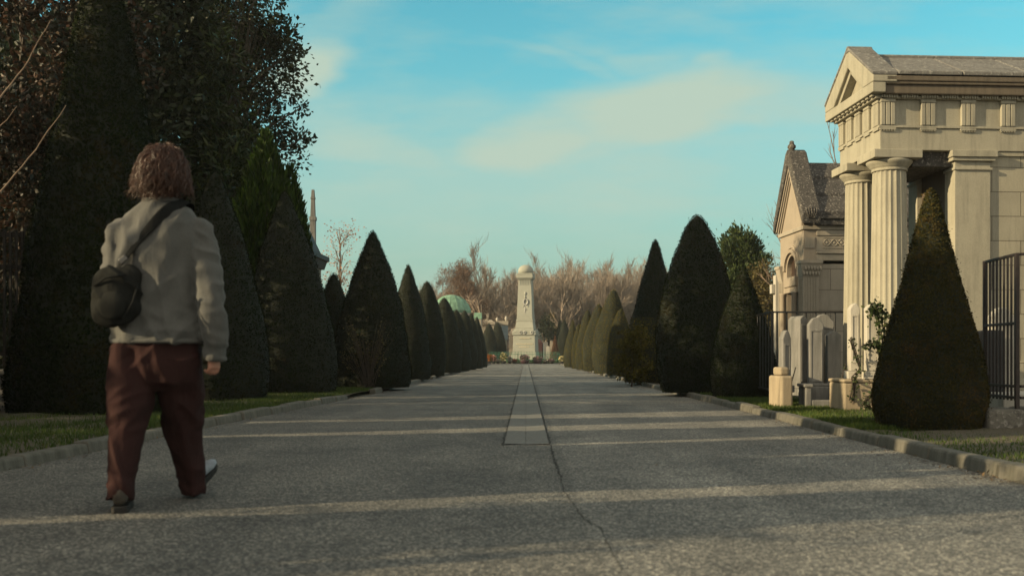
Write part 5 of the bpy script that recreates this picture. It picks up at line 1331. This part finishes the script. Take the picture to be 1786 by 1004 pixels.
# hair: a cap of wavy locks
b = MB(); rr = random.Random(17)
b.ball(HC + Vector((0, -.022, .032)), (.066, .088, .090), 22, 14); b.ball(HC + Vector((0, -.052, -.05)), (.062, .050, .092), 18, 10)
for k in range(3200):
    u = rr.uniform(-.85, 1); a = rr.uniform(0, 2 * math.pi)
    sa = math.sin(a)
    if sa > .55 and u < .45: continue                                             # leave the face free
    n_ = Vector((math.sqrt(1 - u * u) * math.cos(a), math.sqrt(1 - u * u) * sa, u))
    p = HC + Vector((n_.x * .062, n_.y * .086 - .022, n_.z * .086 + .022)); d = (n_ + Vector((0, -.15, .05))).normalized()
    L = rr.uniform(.09, .23) * (1 if u > .1 else .62); ph = rr.uniform(0, 6.28); am = rr.uniform(.005, .018); fr = rr.uniform(1.2, 2.6)
    side = n_.cross(Vector((0, 0, 1))); side = side.normalized() if side.length > .1 else Vector((1, 0, 0))
    pts = []; nsg = 9; flip = rr.choice((0, 0, 0, 0, .35, .8)) * (1.2 if math.cos(a) < 0 else .4)
    for i in range(nsg + 1):
        f = i / nsg
        pts.append(p + side * (am * math.sin(ph + f * fr * 6.28)) + n_ * (am * .7 * math.cos(ph + f * fr * 6.28)))
        fl_ = flip * max(0, f - .55) * 1.6
        d = (d * .74 + Vector((n_.x * (.06 + fl_), n_.y * (.06 + fl_), -.42 + fl_ * .5)) + side * (.22 * math.sin(ph * 2 + f * 7))).normalized(); p = p + d * L / nsg
    r0 = rr.choice((.0010, .0014, .0018, .0024, .0036)) * rr.uniform(.8, 1.2)
    b.tube(pts, [r0 * (.75 + .25 * math.sin(math.pi * i / nsg)) * (1 - .75 * (i / nsg) ** 2) for i in range(nsg + 1)], 4)
b.build('hair', MT['hair'], man, True)

# sling bag, a thing of its own, and its strap
bag = thing('sling_bag', 'dark rounded sling bag hanging on the left hip of the walking person', 'bag', O)
def back(x, z, off=.012):
    T = sorted(TOR); 
    for (z0, c0, a0, d0), (z1, c1, a1, d1) in zip(T, T[1:]):
        if z0 <= z <= z1:
            f = (z - z0) / (z1 - z0 + 1e-9); c_ = c0 + (c1 - c0) * f; a_ = a0 + (a1 - a0) * f; d_ = d0 + (d1 - d0) * f; break
    else: c_, a_, d_ = T[-1][1:] if z > T[-1][0] else T[0][1:]
    u = min(abs((x - c_) / a_), .985); return -d_ * (1 - u ** 2.3) ** (1 / 2.3) - .012 - off
b = MB(); bc = q(204, 516, 4.93)
b.ball(bc, (.118, .070, .150), 22, 14, Matrix.Rotation(R(-14), 3, 'Y')); b.ball(bc + Vector((.030, .01, .050)), (.092, .062, .110), 18, 12); b.ball(bc + Vector((-.02, .0, -.06)), (.105, .068, .095), 18, 12)
solid(b, 'pouch', MT['bag'], bag, .008, 4, bag_folds)
b = MB(); b.tube([bc + Vector((-.09, -.050, .05)), bc + Vector((-.02, -.080, .085)), bc + Vector((.07, -.062, .10))], .006, 6); b.build('zip', MT['strap'], bag, True)
b = MB(); b.ball(bc + Vector((.0, -.060, -.05)), (.075, .022, .07), 14, 9, Matrix.Rotation(R(-10), 3, 'Y')); b.build('pocket', MT['bag'], bag, True)
b = MB(); b.tube([bc + Vector((.112, -.02, .06)), bc + Vector((.104, -.062, -.03)), bc + Vector((.075, -.078, -.10))], .005, 5); b.build('piping', MT['strap'], bag, True)
b = MB(); bk = q(238, 458) + Vector((0, back(q(238, 458).x, q(238, 458).z, .03), 0)); bk.y = back(bk.x, bk.z, .034)
b.box(-.022, .022, -.004, .004, -.014, .014, Matrix.Translation(bk) @ Matrix.Rotation(R(-42), 4, 'Y')); b.build('buckle', plain('buckle_metal', (.10, .10, .10), .35, .2, 20, 0, metal=.8), bag, bevel=.003)
SP = [(222, 478), (240, 455), (262, 428), (282, 404), (300, 382), (314, 366), (323, 356)]
L_ = []; 
for x_, y_ in SP:
    p = q(x_, y_); p.y = back(p.x, p.z, .016); L_.append(p)
L_[0].y -= .03
L_ += [q(326, 352) + Vector((0, -.02, .004)), q(327, 354) + Vector((0, .05, .0)), q(318, 372) + Vector((0, .12, 0)), q(290, 420) + Vector((0, .148, 0)), q(245, 480) + Vector((0, .15, 0)), q(205, 510) + Vector((-.02, .10, 0)), q(184, 522) + Vector((0, -.04, 0))]
b = MB(); rs = []
for i, p in enumerate(L_):
    d = (L_[min(i + 1, len(L_) - 1)] - L_[max(i - 1, 0)]).normalized(); out_ = Vector((p.x - .01, p.y + .0, 0)).normalized() if i not in (6, 7, 8) else Vector((0.3, 0, 1))
    s_ = d.cross(out_).normalized(); n_ = s_.cross(d).normalized(); w_ = [.015, .017, .020, .025, .030, .034, .036, .036, .034, .030, .026, .02, .018, .014][i]
    rs.append([p + s_ * w_ + n_ * .004, p - s_ * w_ + n_ * .004, p - s_ * w_ - n_ * .004, p + s_ * w_ - n_ * .004])
b.rings(rs); ob = b.build('strap', MT['strap'], bag, True)
sb = ob.modifiers.new('sub', 'SUBSURF'); sb.levels = 2; sb.render_levels = 2

# ------------------------------------------------------------------ thin evening haze
hzm = bpy.data.materials.new('haze'); hzm.use_nodes = True; t = hzm.node_tree; t.nodes.clear()
o = t.nodes.new('ShaderNodeOutputMaterial'); v = t.nodes.new('ShaderNodeVolumePrincipled'); t.links.new(v.outputs[0], o.inputs['Volume'])
v.inputs['Color'].default_value = (.80, .82, .80, 1); v.inputs['Density'].default_value = .0005; v.inputs['Anisotropy'].default_value = .2
tag(MB().box(-420, 420, -70, 440, -2.0, 45).build('haze', hzm), kind='stuff')
